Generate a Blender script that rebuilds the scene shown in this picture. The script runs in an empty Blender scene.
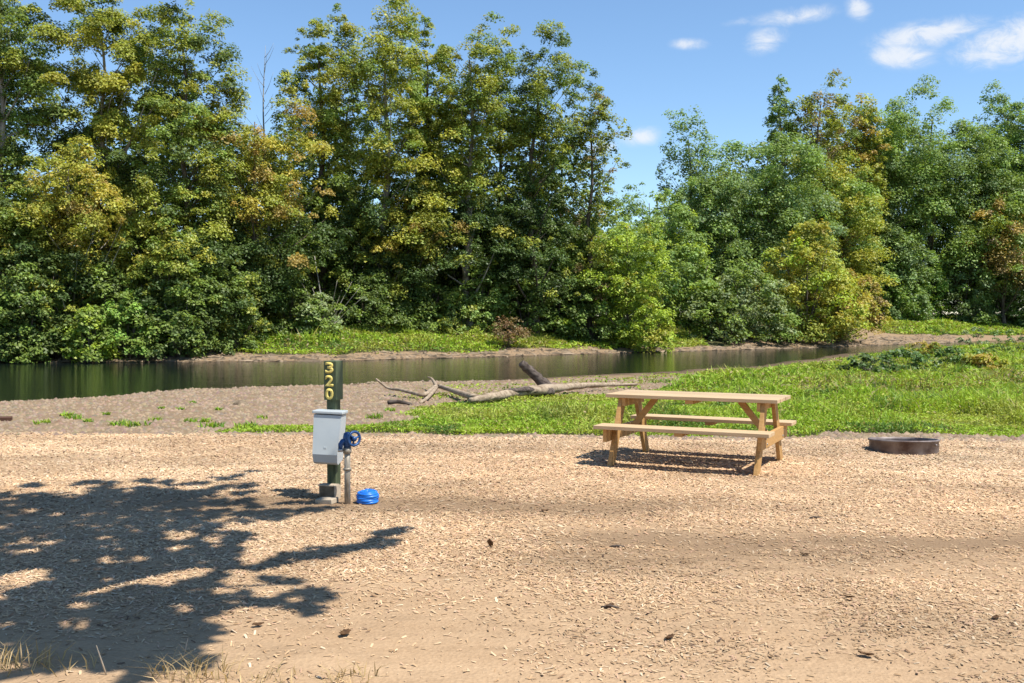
import bpy, bmesh, math
import numpy as np
from mathutils import Vector, Matrix
PI = math.pi
R = np.random.RandomState(11)
scene = bpy.context.scene
COL = scene.collection

# ------------------------------------------------------------------ camera numbers
F_PX, CX, CY, EYE = 995.6, 512.0, 341.5, 1.6
PITCH = math.atan((341.5 - 316.0) / F_PX)
SUN_H = np.array([0.86, -0.51]); SUN_H /= np.linalg.norm(SUN_H)
SUN_EL = math.radians(61.0)
SHX, SHY = -SUN_H / math.tan(SUN_EL)          # shadow shift per metre of height


def ray(u, v):
    a = (u - CX) / F_PX
    b = -(v - CY) / F_PX
    c, s = math.cos(PITCH), math.sin(PITCH)
    return np.array([a, c + b * s, -s + b * c])


def at_dist(u, v, Y):
    """world point seen at photo position (u, v) lying Y metres ahead"""
    d = ray(u, v)
    return np.array([0, 0, EYE]) + d * (Y / d[1])


# ------------------------------------------------------------------ smooth value noise
_TAB = np.random.RandomState(5).rand(256, 256)


def vnoise(x, y, sc=1.0, seed=0):
    x = np.asarray(x, float) / sc + seed * 17.31
    y = np.asarray(y, float) / sc + seed * 9.77
    xi = np.floor(x).astype(int); yi = np.floor(y).astype(int)
    fx = x - xi; fy = y - yi
    fx = fx * fx * (3 - 2 * fx); fy = fy * fy * (3 - 2 * fy)
    a = _TAB[xi % 256, yi % 256]; b = _TAB[(xi + 1) % 256, yi % 256]
    c = _TAB[xi % 256, (yi + 1) % 256]; d = _TAB[(xi + 1) % 256, (yi + 1) % 256]
    return (a * (1 - fx) + b * fx) * (1 - fy) + (c * (1 - fx) + d * fx) * fy


def fbm(x, y, sc, seed=0, o=3):
    t = 0; w = 0
    for i in range(o):
        t = t + vnoise(x, y, sc / 2 ** i, seed + i * 3) * 0.5 ** i; w += 0.5 ** i
    return t / w


# ------------------------------------------------------------------ terrain
WATER_Z = -0.8
CH_X = [-60, -14, -7, -1.5, 1, 6, 10, 40]
CH_Y = [14.6, 14.1, 13.6, 13.4, 13.15, 12.9, 12.45, 12.4]
NE_X = [-120, -60, -20, -14.2, -12.4, -10.4, -4.8, .3, 5.6, 11.1, 16.7, 22, 30, 40, 65, 160]
NE_Y = [17, 18, 24.5, 27.3, 29.6, 32.9, 36.0, 38.2, 42.5, 47.5, 56, 65, 74, 83, 102, 160]
FA_X = [-120, -60, -26, -10, -3.6, 5.7, 13, 18.3, 27.4, 39.6, 65, 160]
FA_Y = [46, 49, 51.5, 52.6, 57, 63.5, 68.5, 72.5, 79, 90, 110, 170]


def smooth(t):
    t = np.clip(t, 0, 1); return t * t * (3 - 2 * t)


def edges(x):
    return np.interp(x, CH_X, CH_Y), np.interp(x, NE_X, NE_Y), np.interp(x, FA_X, FA_Y)


def terrain(x, y):
    x = np.asarray(x, float); y = np.asarray(y, float)
    yc, yn, yf = edges(x)
    wob = (fbm(x, y, 3.0, 2) - .5) * 1.6
    t = np.clip((y - yc) / np.maximum(yn + wob - yc, 1), 0, 1)
    near = -0.80 * (0.55 * t + 0.45 * smooth(t)) + (fbm(x, y, 2.5, 4) - .5) * .12 * smooth(t * 5) * smooth((1 - t) * 5)
    near = near + (fbm(x, y, .7, 8) - .5) * .035 + (fbm(x, y, 2.2, 9) - .5) * .03
    tw = np.clip((y - yn - wob) / np.maximum(yf - yn - wob, 1), 0, 1)
    bed = WATER_Z - 1.3 * np.sin(tw * PI) ** .7
    d = y - yf - (fbm(x, y, 3.5, 6) - .5) * 1.5
    far = WATER_Z + .13 * np.clip(d, 0, 2.6) + (1.1 + .8 * smooth(d / 40)) * smooth((d - 1.5) / 9) + (fbm(x, y, 3, 7) - .5) * .25 * smooth(d / 4)
    z = np.where(tw <= 0, near, np.where(d <= 0, np.minimum(bed, WATER_Z), far))
    return z


def tz(x, y):
    return float(terrain(np.array([x]), np.array([y]))[0])


def ground_px(u, v):
    """point of the ground seen at photo position (u, v)"""
    d = ray(u, v)
    Y = 1.6 * F_PX / max(v - 316, 1)
    for _ in range(40):
        z = tz(d[0] / d[1] * Y, Y)
        Y2 = (z - EYE) * d[1] / d[2]
        Y = .5 * Y + .5 * Y2
    return np.array([d[0] / d[1] * Y, Y, tz(d[0] / d[1] * Y, Y)])


# ------------------------------------------------------------------ object helpers
def tag(o, label=None, cat=None, group=None, kind=None):
    if label: o['label'] = label
    if cat: o['category'] = cat
    if group: o['group'] = group
    if kind: o['kind'] = kind
    return o


def thing(name, label, cat, loc=(0, 0, 0), rotz=0, group=None):
    o = bpy.data.objects.new(name, None); COL.objects.link(o)
    o.empty_display_size = .2
    o.location = [float(q) for q in loc]; o.rotation_euler = (0, 0, rotz)
    return tag(o, label, cat, group)


def link_mesh(name, me, m, parent=None):
    me.materials.append(m)
    o = bpy.data.objects.new(name, me); COL.objects.link(o)
    if parent is not None: o.parent = parent
    return o


def np_mesh(name, V, Fq, m, parent=None, col=None, smoothf=False):
    """V (n,3); Fq (k,3 or 4) array, or list of such arrays; col (faces,3)"""
    if not isinstance(Fq, (list, tuple)): Fq = [Fq]
    me = bpy.data.meshes.new(name)
    V = np.ascontiguousarray(V, np.float32)
    me.vertices.add(len(V)); me.vertices.foreach_set('co', V.ravel())
    loops = np.concatenate([f.ravel() for f in Fq]).astype(np.int32)
    tot = np.concatenate([np.full(len(f), f.shape[1], np.int32) for f in Fq])
    start = np.concatenate([[0], np.cumsum(tot)[:-1]]).astype(np.int32)
    me.loops.add(len(loops)); me.loops.foreach_set('vertex_index', loops)
    me.polygons.add(len(tot)); me.polygons.foreach_set('loop_start', start)
    me.polygons.foreach_set('loop_total', tot)
    me.update(calc_edges=True)
    if col is not None:
        a = me.attributes.new('tint', 'FLOAT_COLOR', 'FACE')
        c = np.ones((len(tot), 4), np.float32); c[:, :3] = col
        a.data.foreach_set('color', c.ravel())
    if smoothf: me.polygons.foreach_set('use_smooth', np.ones(len(tot), bool))
    return link_mesh(name, me, m, parent)


def box_bm(bm, c, s, rot=None):
    M = Matrix.Translation(Vector([float(q) for q in c]))
    if rot is not None: M = M @ rot.to_4x4()
    M = M @ Matrix.Diagonal((s[0], s[1], s[2], 1))
    bmesh.ops.create_cube(bm, size=1.0, matrix=M)


def bm_obj(name, bm, m, parent=None, bevel=0.0, smoothf=False, seg=2):
    me = bpy.data.meshes.new(name)
    if bevel:
        bmesh.ops.bevel(bm, geom=[e for e in bm.edges if e.is_manifold and e.calc_face_angle(0) > .5], offset=bevel, segments=seg, affect='EDGES', profile=.6)
    bmesh.ops.recalc_face_normals(bm, faces=bm.faces)
    bm.to_mesh(me); bm.free()
    if smoothf:
        for p in me.polygons: p.use_smooth = True
    return link_mesh(name, me, m, parent)


class Tubes:
    """collects tapered tubes into one mesh"""
    def __init__(s): s.V = []; s.F = []; s.T = []; s.n = 0

    def add(s, pts, rad, sides=7, cap=True, rough=0.0, seed=0):
        pts = np.asarray(pts, float); rad = np.asarray(rad, float)
        n = len(pts)
        tan = np.gradient(pts, axis=0); tan /= np.linalg.norm(tan, axis=1)[:, None] + 1e-9
        up = np.array([0, 0, 1.0]) if abs(tan[0, 2]) < .9 else np.array([1.0, 0, 0])
        rr = np.random.RandomState(seed)
        ang = np.arange(sides) / sides * 2 * PI
        vs = []
        for i in range(n):
            a = np.cross(tan[i], up); a /= np.linalg.norm(a) + 1e-9
            b = np.cross(a, tan[i]); up = b
            r = rad[i] * (1 + rough * (rr.rand(sides) - .5) * 2)
            vs.append(pts[i] + (np.cos(ang) * r)[:, None] * a + (np.sin(ang) * r)[:, None] * b)
        vs = np.concatenate(vs)
        k = np.arange(sides); k2 = (k + 1) % sides
        for i in range(n - 1):
            o = s.n + i * sides
            s.F.append(np.stack([o + k, o + k2, o + sides + k2, o + sides + k], 1))
        s.V.append(vs); base = s.n; s.n += len(vs)
        if cap:
            for ring, p in ((0, pts[0]), (n - 1, pts[-1])):
                s.V.append(np.array([p])); c = s.n; s.n += 1
                o = base + ring * sides
                s.T.append(np.stack([o + k2, o + k, np.full(sides, c)], 1) if ring == 0 else np.stack([o + k, o + k2, np.full(sides, c)], 1))

    def build(s, name, m, parent=None, smoothf=True):
        fs = [np.concatenate(s.F)]
        if s.T: fs.append(np.concatenate(s.T))
        return np_mesh(name, np.concatenate(s.V), fs, m, parent, None, smoothf)


def curve_pts(pts, n=6):
    """Catmull-Rom through the points"""
    p = np.asarray(pts, float); p = np.vstack([2 * p[0] - p[1], p, 2 * p[-1] - p[-2]])
    out = []
    for i in range(1, len(p) - 2):
        for t in np.linspace(0, 1, n, endpoint=False):
            a, b, c, d = p[i - 1], p[i], p[i + 1], p[i + 2]
            out.append(.5 * (2 * b + (c - a) * t + (2 * a - 5 * b + 4 * c - d) * t * t + (3 * b - a - 3 * c + d) * t ** 3))
    out.append(p[-2]); return np.array(out)


# ------------------------------------------------------------------ materials
def new_mat(name):
    m = bpy.data.materials.new(name); m.use_nodes = True
    nt = m.node_tree; nt.nodes.clear()
    out = nt.nodes.new('ShaderNodeOutputMaterial')
    b = nt.nodes.new('ShaderNodeBsdfPrincipled')
    nt.links.new(b.outputs[0], out.inputs[0])
    return m, nt, b, out


def noise_node(nt, scale, detail=4, rough=.55, vec=None, dist=0):
    n = nt.nodes.new('ShaderNodeTexNoise'); n.inputs['Scale'].default_value = scale
    n.inputs['Detail'].default_value = detail; n.inputs['Roughness'].default_value = rough
    n.inputs['Distortion'].default_value = dist
    if vec is not None: nt.links.new(vec, n.inputs['Vector'])
    return n


def ramp_node(nt, fac, stops):
    r = nt.nodes.new('ShaderNodeValToRGB'); e = r.color_ramp.elements
    while len(e) < len(stops): e.new(.5)
    for i, (p, c) in enumerate(stops):
        e[i].position = p; e[i].color = (c[0], c[1], c[2], 1) if not np.isscalar(c) else (c, c, c, 1)
    nt.links.new(fac, r.inputs[0]); return r


def mix_node(nt, fac, a, b, mode='MIX'):
    n = nt.nodes.new('ShaderNodeMix'); n.data_type = 'RGBA'; n.blend_type = mode
    for sock, v in ((n.inputs[0], fac), (n.inputs[6], a), (n.inputs[7], b)):
        if hasattr(v, 'links'): nt.links.new(v, sock)
        elif np.isscalar(v): sock.default_value = v
        else: sock.default_value = (v[0], v[1], v[2], 1)
    return n.outputs[2]


def math_node(nt, op, a, b=None, c=None, clamp=False):
    n = nt.nodes.new('ShaderNodeMath'); n.operation = op; n.use_clamp = clamp
    for i, v in enumerate((a, b, c)):
        if v is None: continue
        if hasattr(v, 'links'): nt.links.new(v, n.inputs[i])
        else: n.inputs[i].default_value = v
    return n.outputs[0]


def bump(nt, b, h, strength=.3, dist=.01):
    n = nt.nodes.new('ShaderNodeBump'); n.inputs['Strength'].default_value = strength
    n.inputs['Distance'].default_value = dist
    nt.links.new(h, n.inputs['Height']); nt.links.new(n.outputs[0], b.inputs['Normal'])


def plain_mat(name, c1, c2, scale=12, rough=.7, metal=0, stretch=None, bstr=.2, bdist=.004, spec=.4, lo=.35, hi=.65):
    m, nt, b, out = new_mat(name)
    tc = nt.nodes.new('ShaderNodeTexCoord'); vec = tc.outputs['Object']
    if stretch:
        mp = nt.nodes.new('ShaderNodeMapping'); mp.inputs['Scale'].default_value = stretch
        nt.links.new(vec, mp.inputs['Vector']); vec = mp.outputs[0]
    n = noise_node(nt, scale, 6, .6, vec)
    r = ramp_node(nt, n.outputs[0], [(lo, c1), (hi, c2)])
    cc = r.outputs[0]
    if 'board' in name and stretch:          # boards differ, with a few knots
        gi = nt.nodes.new('ShaderNodeNewGeometry')
        rr = ramp_node(nt, gi.outputs['Random Per Island'], [(0, (.80, .78, .74)), (.5, (1, 1, 1)), (1, (1.08, 1.0, .90))])
        cc = mix_node(nt, 1.0, cc, rr.outputs[0], 'MULTIPLY')
        vk = nt.nodes.new('ShaderNodeTexVoronoi'); vk.inputs['Scale'].default_value = 4.5
        mk = nt.nodes.new('ShaderNodeMapping'); mk.inputs['Scale'].default_value = (.8, 2, 2); nt.links.new(tc.outputs['Object'], mk.inputs['Vector']); nt.links.new(mk.outputs[0], vk.inputs['Vector'])
        kn = ramp_node(nt, vk.outputs['Distance'], [(.04, (.45, .33, .22)), (.10, (1, 1, 1))])
        cc = mix_node(nt, .8, cc, kn.outputs[0], 'MULTIPLY')
    nt.links.new(cc, b.inputs['Base Color'])
    b.inputs['Roughness'].default_value = rough; b.inputs['Metallic'].default_value = metal
    b.inputs['Specular IOR Level'].default_value = spec
    if bstr: bump(nt, b, n.outputs[0], bstr, bdist)
    return m


def tint_mat(name, rough=.6, transl=0.0, spec=.3):
    """surface whose colour is stored with each leaf, blade or chip"""
    m, nt, b, out = new_mat(name)
    a = nt.nodes.new('ShaderNodeAttribute'); a.attribute_name = 'tint'
    nt.links.new(a.outputs['Color'], b.inputs['Base Color'])
    b.inputs['Roughness'].default_value = rough; b.inputs['Specular IOR Level'].default_value = spec
    if transl:
        t = nt.nodes.new('ShaderNodeBsdfTranslucent')
        g = mix_node(nt, 1.0, a.outputs['Color'], (1.25, 1.2, .6), 'MULTIPLY')
        nt.links.new(g, t.inputs['Color'])
        mx = nt.nodes.new('ShaderNodeMixShader'); mx.inputs[0].default_value = transl
        nt.links.new(b.outputs[0], mx.inputs[1]); nt.links.new(t.outputs[0], mx.inputs[2])
        nt.links.new(mx.outputs[0], out.inputs[0])
    return m


M = {}
M['leaf'] = tint_mat('leaf_green', .5, .36, .35)
M['blade'] = tint_mat('grass_blade', .55, .3, .25)
M['chip'] = tint_mat('wood_chip', .85, 0, .15)
M['pebble'] = tint_mat('river_pebble', .8, 0, .2)
M['bark'] = plain_mat('grey_bark', (.06, .045, .032), (.17, .14, .11), 3, .9, 0, (3, 3, .5), .5, .03, .1)
M['pale_bark'] = plain_mat('pale_bark', (.16, .14, .11), (.42, .39, .33), 1.2, .85, 0, (2, 2, .6), .3, .02, .1)
M['drift'] = plain_mat('driftwood', (.19, .14, .095), (.42, .335, .24), 4, .9, 0, (.5, 3, 3), .6, .02, .1)
M['drift_dark'] = plain_mat('dark_driftwood', (.04, .03, .025), (.15, .12, .10), 5, .9, 0, (1, 3, 3), .6, .02, .1)
M['pine'] = plain_mat('pine_board', (.37, .205, .068), (.50, .30, .12), 4, .6, 0, (.6, 9, 9), .25, .003, .25, .3, .7)
M['pine_top'] = plain_mat('weathered_pine_board', (.42, .295, .165), (.55, .415, .26), 4, .65, 0, (.6, 9, 9), .25, .003, .25, .3, .7)
M['post_green'] = plain_mat('dark_green_post', (.032, .046, .020), (.072, .092, .045), 9, .75, 0, (4, 4, .7), .4, .003)
M['sign_green'] = plain_mat('olive_sign_paint', (.055, .078, .036), (.095, .120, .06), 9, .6, 0, None, .2, .002)
M['yellow'] = plain_mat('yellow_number_paint', (.66, .52, .12), (.78, .64, .20), 30, .5, 0, None, .1, .001)
M['box_grey'] = plain_mat('pale_grey_plastic', (.37, .415, .43), (.45, .485, .49), 5, .42, 0, None, .04, .002, .45, .2, .8)
M['base_box'] = plain_mat('weathered_block', (.10, .075, .05), (.22, .17, .115), 14, .9, 0, None, .5, .004, .1)
M['pale_board'] = plain_mat('pale_board', (.32, .26, .19), (.46, .38, .28), 10, .85, 0, None, .4, .004, .1)
M['pipe'] = plain_mat('weathered_pipe', (.20, .17, .13), (.40, .36, .29), 8, .55, .4, (3, 3, 1), .2, .002)
M['blue'] = plain_mat('blue_plastic', (.010, .12, .50), (.016, .19, .66), 12, .38, 0, None, .08, .002, .5)
M['blue_iron'] = plain_mat('blue_cast_iron', (.010, .045, .14), (.02, .085, .24), 20, .45, .2, None, .25, .002, .5)
M['rust'] = plain_mat('rusty_steel', (.085, .052, .044), (.26, .22, .205), 5, .6, .25, None, .4, .003, .4)
M['ash'] = plain_mat('grey_ash', (.05, .05, .05), (.24, .23, .22), 14, .95, 0, None, .6, .02, .1)
M['red_wood'] = plain_mat('red_brown_plank', (.06, .03, .02), (.11, .055, .035), 9, .8, 0, (1, 6, 6), .4, .004, .2)
M['dead_leaf'] = plain_mat('dead_leaf', (.05, .025, .012), (.13, .07, .03), 30, .7, 0, None, .3, .003, .2)
M['bolt'] = plain_mat('galvanised_bolt', (.25, .25, .25), (.4, .4, .4), 20, .4, .8, None, .1, .001)


def ground_material():
    m, nt, b, out = new_mat('ground_cover')
    g = nt.nodes.new('ShaderNodeNewGeometry'); pos = g.outputs['Position']
    a = nt.nodes.new('ShaderNodeAttribute'); a.attribute_name = 'zone'
    sp = nt.nodes.new('ShaderNodeSeparateColor'); nt.links.new(a.outputs['Color'], sp.inputs[0])
    fine = noise_node(nt, 38, 6, .7, pos)
    big = noise_node(nt, 1.3, 5, .6, pos)
    vor = nt.nodes.new('ShaderNodeTexVoronoi'); vor.inputs['Scale'].default_value = 46; nt.links.new(pos, vor.inputs['Vector'])
    mp = nt.nodes.new('ShaderNodeMapping'); mp.inputs['Scale'].default_value = (.35, 1.6, 1); nt.links.new(pos, mp.inputs['Vector'])
    streak = noise_node(nt, 2.2, 6, .65, mp.outputs[0])
    mp2 = nt.nodes.new('ShaderNodeMapping'); mp2.inputs['Scale'].default_value = (.8, 2.0, 1); nt.links.new(pos, mp2.inputs['Vector'])
    mott = noise_node(nt, 2.6, 6, .7, mp2.outputs[0])
    soil = ramp_node(nt, fine.outputs[0], [(.25, (.235, .15, .084)), (.5, (.385, .262, .156)), (.75, (.475, .335, .206))]).outputs[0]
    soil = mix_node(nt, .55, soil, ramp_node(nt, streak.outputs[0], [(.3, (.29, .19, .108)), (.7, (.46, .322, .196))]).outputs[0])
    dark = mix_node(nt, .72, soil, (.17, .112, .066))
    k = math_node(nt, 'ADD', math_node(nt, 'MULTIPLY', sp.outputs[2], 1.5), math_node(nt, 'MULTIPLY', math_node(nt, 'SUBTRACT', streak.outputs[0], .5), 1.6))
    k = math_node(nt, 'SUBTRACT', math_node(nt, 'ADD', k, math_node(nt, 'MULTIPLY', math_node(nt, 'SUBTRACT', mott.outputs[0], .45), 2.2)), .16, None, True)
    c = mix_node(nt, k, soil, dark)
    # gravel bar
    gv = mix_node(nt, .6, ramp_node(nt, vor.outputs['Color'], [(.1, (.14, .095, .058)), (.9, (.26, .185, .115))]).outputs[0],
                  ramp_node(nt, big.outputs[0], [(.3, (.17, .118, .07)), (.7, (.28, .20, .122))]).outputs[0])
    kg = math_node(nt, 'ADD', math_node(nt, 'MULTIPLY', math_node(nt, 'SUBTRACT', sp.outputs[0], .5), 3.0), math_node(nt, 'ADD', math_node(nt, 'MULTIPLY', math_node(nt, 'SUBTRACT', big.outputs[0], .5), 1.2), .5), None, True)
    c = mix_node(nt, kg, c, gv)
    # damp humus under the grass
    hum = ramp_node(nt, fine.outputs[0], [(.3, (.035, .04, .015)), (.7, (.11, .105, .045))]).outputs[0]
    kh = math_node(nt, 'ADD', math_node(nt, 'MULTIPLY', math_node(nt, 'SUBTRACT', sp.outputs[1], .5), 2.5), math_node(nt, 'ADD', math_node(nt, 'MULTIPLY', math_node(nt, 'SUBTRACT', big.outputs[0], .5), 1.4), .5), None, True)
    c = mix_node(nt, kh, c, hum)
    # wet margin along the water
    sz = nt.nodes.new('ShaderNodeSeparateXYZ'); nt.links.new(pos, sz.inputs[0])
    wet = nt.nodes.new('ShaderNodeMapRange'); nt.links.new(sz.outputs[2], wet.inputs[0])
    wet.inputs[1].default_value = WATER_Z + .01; wet.inputs[2].default_value = WATER_Z + .05
    wet.inputs[3].default_value = .45; wet.inputs[4].default_value = 1.0
    c = mix_node(nt, 1.0, c, wet.outputs[0], 'MULTIPLY')
    nt.links.new(c, b.inputs['Base Color'])
    b.inputs['Roughness'].default_value = .95; b.inputs['Specular IOR Level'].default_value = .1
    h = math_node(nt, 'ADD', math_node(nt, 'MULTIPLY', fine.outputs[0], .6), math_node(nt, 'MULTIPLY', vor.outputs['Distance'], .6))
    bump(nt, b, h, .4, .02)
    return m


M['ground'] = ground_material()


def water_material():
    m, nt, b, out = new_mat('river_water')
    g = nt.nodes.new('ShaderNodeNewGeometry'); pos = g.outputs['Position']
    b.inputs['Base Color'].default_value = (.006, .010, .009, 1)
    b.inputs['Roughness'].default_value = .06; b.inputs['IOR'].default_value = 1.33
    b.inputs['Specular IOR Level'].default_value = .5
    mp = nt.nodes.new('ShaderNodeMapping'); mp.inputs['Scale'].default_value = (.5, 2.0, 1); nt.links.new(pos, mp.inputs['Vector'])
    n1 = noise_node(nt, 1.1, 4, .6, mp.outputs[0]); n2 = noise_node(nt, 6, 3, .6, mp.outputs[0])
    h = math_node(nt, 'ADD', n1.outputs[0], math_node(nt, 'MULTIPLY', n2.outputs[0], .18))
    bump(nt, b, h, .4, .06)
    return m


M['water'] = water_material()

# ------------------------------------------------------------------ ground sheet
def meadow_density(x, y):
    """how thick the near-side grass stands, 0..1"""
    yc, yn, yf = edges(x)
    t = (y - yc)
    xb = np.interp(y, [13, 14, 16, 18.5, 20, 21.5, 23, 26, 30, 36, 42, 50, 60], [-2.7, -2.6, -2.1, -2.0, -1.5, -.6, .9, 3.1, 4.6, 6.3, 8.2, 11.5, 16])
    xb = xb + (fbm(x, y, 2.2, 21) - .5) * 2.2
    d = smooth((x - xb) / .7)
    d = d * smooth((t + .05 + (fbm(x, y, 2.6, 28) - .5) * 1.0 - .75 * smooth((x - 3.8) / .6) * smooth((fbm(x, y, 1.4, 27) - .42) * 6) + .1 - (fbm(x, y, .9, 22) - .5) * .7) / .35)
    strip = smooth((t - .05) / .25) * smooth((1.5 - t) / .6) * smooth((x + 4.6) / .8) * smooth((fbm(x, y, .8, 24) - .33) * 7) * (x < 1)
    path = smooth(1 - np.abs(y - (25.5 + .35 * x + (fbm(x, y, 4, 25) - .5) * 2)) / .9) * smooth((x - 6) / 2) * smooth((13 - x) / 2)
    d = d * (1 - .8 * path) * smooth((yn - y - np.interp(x, [0, 4, 8, 22, 28], [1, 2.5, 4, 5, 1])) / 1.5)
    spar = smooth((y - 21) / 2) * smooth((yn - 1 - y) / 3) * smooth((x + 3.5) / 2) * .30 * smooth((fbm(x, y, 1.6, 26) - .45) * 6)
    return np.clip(np.maximum(np.maximum(d, strip * .8), spar), 0, 1)


def far_density(x, y):
    yc, yn, yf = edges(x)
    d = y - yf
    lft = smooth((x + 18) / 5) * smooth((d - 1.3 - (fbm(x, y, 2, 31) - .5) * 3.0) / 1.2) * smooth((16 - d) / 4)
    lft = lft * np.where(x > 16, 0, 1)
    rgt = smooth((x - 22) / 4) * smooth((d - np.interp(x, [20, 30, 42, 60], [4, 8, 3, 2]) - (fbm(x, y, 3, 32) - .5) * 2) / 1) * smooth((34 - d) / 6)
    thin = .35 * smooth((d - 2.5) / 2) * (x < -12) * smooth((fbm(x, y, 3, 33) - .5) * 6)
    return np.clip(np.maximum(np.maximum(lft, rgt), thin), 0, 1)


def axis(vals):
    return np.concatenate([np.arange(a, b, s) for a, b, s in vals])


gx = axis([(-400, -60, 12), (-60, -24, 1.2), (-24, -9, .3), (-9, 9, .14), (9, 26, .3), (26, 70, 1.0), (70, 420, 12)])
gy = axis([(-60, 2, 3), (2, 16, .14), (16, 40, .3), (40, 72, .4), (72, 116, .7), (116, 180, 4), (180, 900, 30)])
GX, GY = np.meshgrid(gx, gy)
GZ = terrain(GX, GY)
nx, ny = len(gx), len(gy)
idx = np.arange(nx * ny).reshape(ny, nx)
quads = np.stack([idx[:-1, :-1], idx[:-1, 1:], idx[1:, 1:], idx[1:, :-1]], -1).reshape(-1, 4)
gnd = np_mesh('ground', np.stack([GX, GY, GZ], -1).reshape(-1, 3), quads, M['ground'], None, None, True)
tag(gnd, 'sandy ground sloping to the river bed and far bank', 'ground', None, 'structure')
yc, yn, yf = edges(GX)
zone = np.ones((ny, nx, 4), np.float32)
zone[..., 0] = smooth((GY - yc + .25) / .5) * np.where(GY > yf - 3, .58, 1)
zone[..., 1] = np.clip(np.maximum(meadow_density(GX, GY), np.maximum(far_density(GX, GY), smooth((GY - yf - 5) / 4) * ((GX < 18) | (GY - yf > 14)))), 0, 1)


def dirt_band(x, y):
    """worn vehicle track across the site: bare brown soil"""
    b1 = np.exp(-((y - (6.75 + .02 * x) - (fbm(x, y, 2.5, 41) - .5) * .9) / .6) ** 2) * (.25 + 1.2 * fbm(x * .45, y * 2.4, .6, 44)) * smooth((x + .6) / 1.6)
    b2 = np.exp(-((y - (8.4 - .04 * x) - (fbm(x, y, 3, 42) - .5) * .8) / .4) ** 2) * .8 * smooth((x + 4) / 2) * smooth((3.5 - x) / 3)
    b3 = np.exp(-((y - 5.0 - (fbm(x, y, 2, 43) - .5) * .6) / .5) ** 2) * .15
    return np.clip(b1 + b2 + b3, 0, 1)


zone[..., 2] = dirt_band(GX, GY) * (GY < yc)
at = gnd.data.attributes.new('zone', 'FLOAT_COLOR', 'POINT')
at.data.foreach_set('color', zone.reshape(-1))

# river surface: one sheet following the channel
wx = axis([(-120, -30, 6), (-30, 30, 1), (30, 160, 4)])
_, wn, wf = edges(wx)
tt = np.linspace(0, 1, 25)
WX = np.repeat(wx[None], 25, 0)
WY = (wn - 3)[None] + (wf - wn + 6)[None] * tt[:, None]
idx = np.arange(WX.size).reshape(WX.shape)
quads = np.stack([idx[:-1, :-1], idx[:-1, 1:], idx[1:, 1:], idx[1:, :-1]], -1).reshape(-1, 4)
wat = np_mesh('river_water', np.stack([WX, WY, np.full(WX.shape, WATER_Z)], -1).reshape(-1, 3), quads, M['water'])
tag(wat, 'calm dark green river reflecting the trees', 'river', None, 'structure')

# ------------------------------------------------------------------ wood chips, pebbles
def chips(n):
    Y = np.sqrt(R.rand(n * 3) * (14.6 ** 2 - 3.6 ** 2) + 3.6 ** 2)
    X = (R.rand(n * 3) * 2 - 1) * (Y * .545 + 1.2)
    yc, _, _ = edges(X)
    bare = np.clip(1.25 * dirt_band(X, Y), 0, 1)
    sandy = smooth((5.5 - Y + (fbm(X, Y, 1.3, 51) - .5) * 2.2) / .9) * smooth((2.4 - X + (fbm(X, Y, 1.2, 52) - .5) * 2) / 1.2)
    dens = (.38 + .75 * smooth((fbm(X, Y * 1.6, .9, 53) - .32) * 3.5)) * (1 - .8 * bare) * (1 - .85 * sandy)
    dens = dens * smooth((yc - Y + (fbm(X, Y, .5, 54) - .5) * .5) / .25)
    keep = R.rand(len(X)) < dens
    X = X[keep][:n]; Y = Y[keep][:n]; n = len(X)
    Z = terrain(X, Y)
    L = (.010 + .032 * R.rand(n) ** 2.0) * (1 + .06 * np.maximum(Y - 6, -1)); Wd = L * (.14 + .26 * R.rand(n)); H = Wd * (.12 + .22 * R.rand(n))
    yaw = R.rand(n) * 2 * PI; tilt = (R.rand(n) - .5) * .8
    base = np.array([[-1, -1, -.3], [1, -.8, -.3], [1, .8, -.3], [-1, 1, -.3], [-.75, 0, 1], [.8, .1, 1]], float)
    P = base[None] * np.stack([L / 2, Wd / 2, H], -1)[:, None]
    x = P[..., 0] * np.cos(tilt)[:, None] - P[..., 2] * np.sin(tilt)[:, None]
    z = P[..., 0] * np.sin(tilt)[:, None] + P[..., 2] * np.cos(tilt)[:, None]
    y = P[..., 1]
    c, s = np.cos(yaw)[:, None], np.sin(yaw)[:, None]
    V = np.stack([X[:, None] + x * c - y * s, Y[:, None] + x * s + y * c, Z[:, None] + z + .004 + (np.abs(np.sin(tilt)) * L * .3)[:, None]], -1)
    o = (np.arange(n) * 6)[:, None]
    Q = np.concatenate([o + [0, 1, 5, 4], o + [2, 3, 4, 5]]); T = np.concatenate([o + [3, 0, 4], o + [1, 2, 5]])
    pal = np.array([[.52, .350, .200], [.61, .440, .268], [.44, .28, .152], [.55, .352, .228], [.29, .175, .10], [.68, .53, .36], [.15, .095, .065]])
    pi = R.choice(7, n, p=[.33, .25, .15, .15, .045, .06, .015])
    C = pal[pi] * (.80 + .3 * R.rand(n, 1)) * (.42 + .52 * fbm(X * .5, Y * 1.4, 1.3, 56) + .48 * fbm(X * .7, Y * 1.6, .38, 57))[:, None] * (1 - .35 * bare[keep][:n])[:, None] * (np.array([1, 1, 1]) + (fbm(X, Y, 2.5, 58) - .5)[:, None] * np.array([.10, -.02, -.12]))
    o = np_mesh('wood_chip_mulch', V.reshape(-1, 3), [Q, T], M['chip'], None, np.clip(np.concatenate([C, C, C, C]), 0, .9))
    tag(o, 'pale tan wood chips scattered over the bare campsite ground', 'wood chips', None, 'stuff')


chips(380000)


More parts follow.
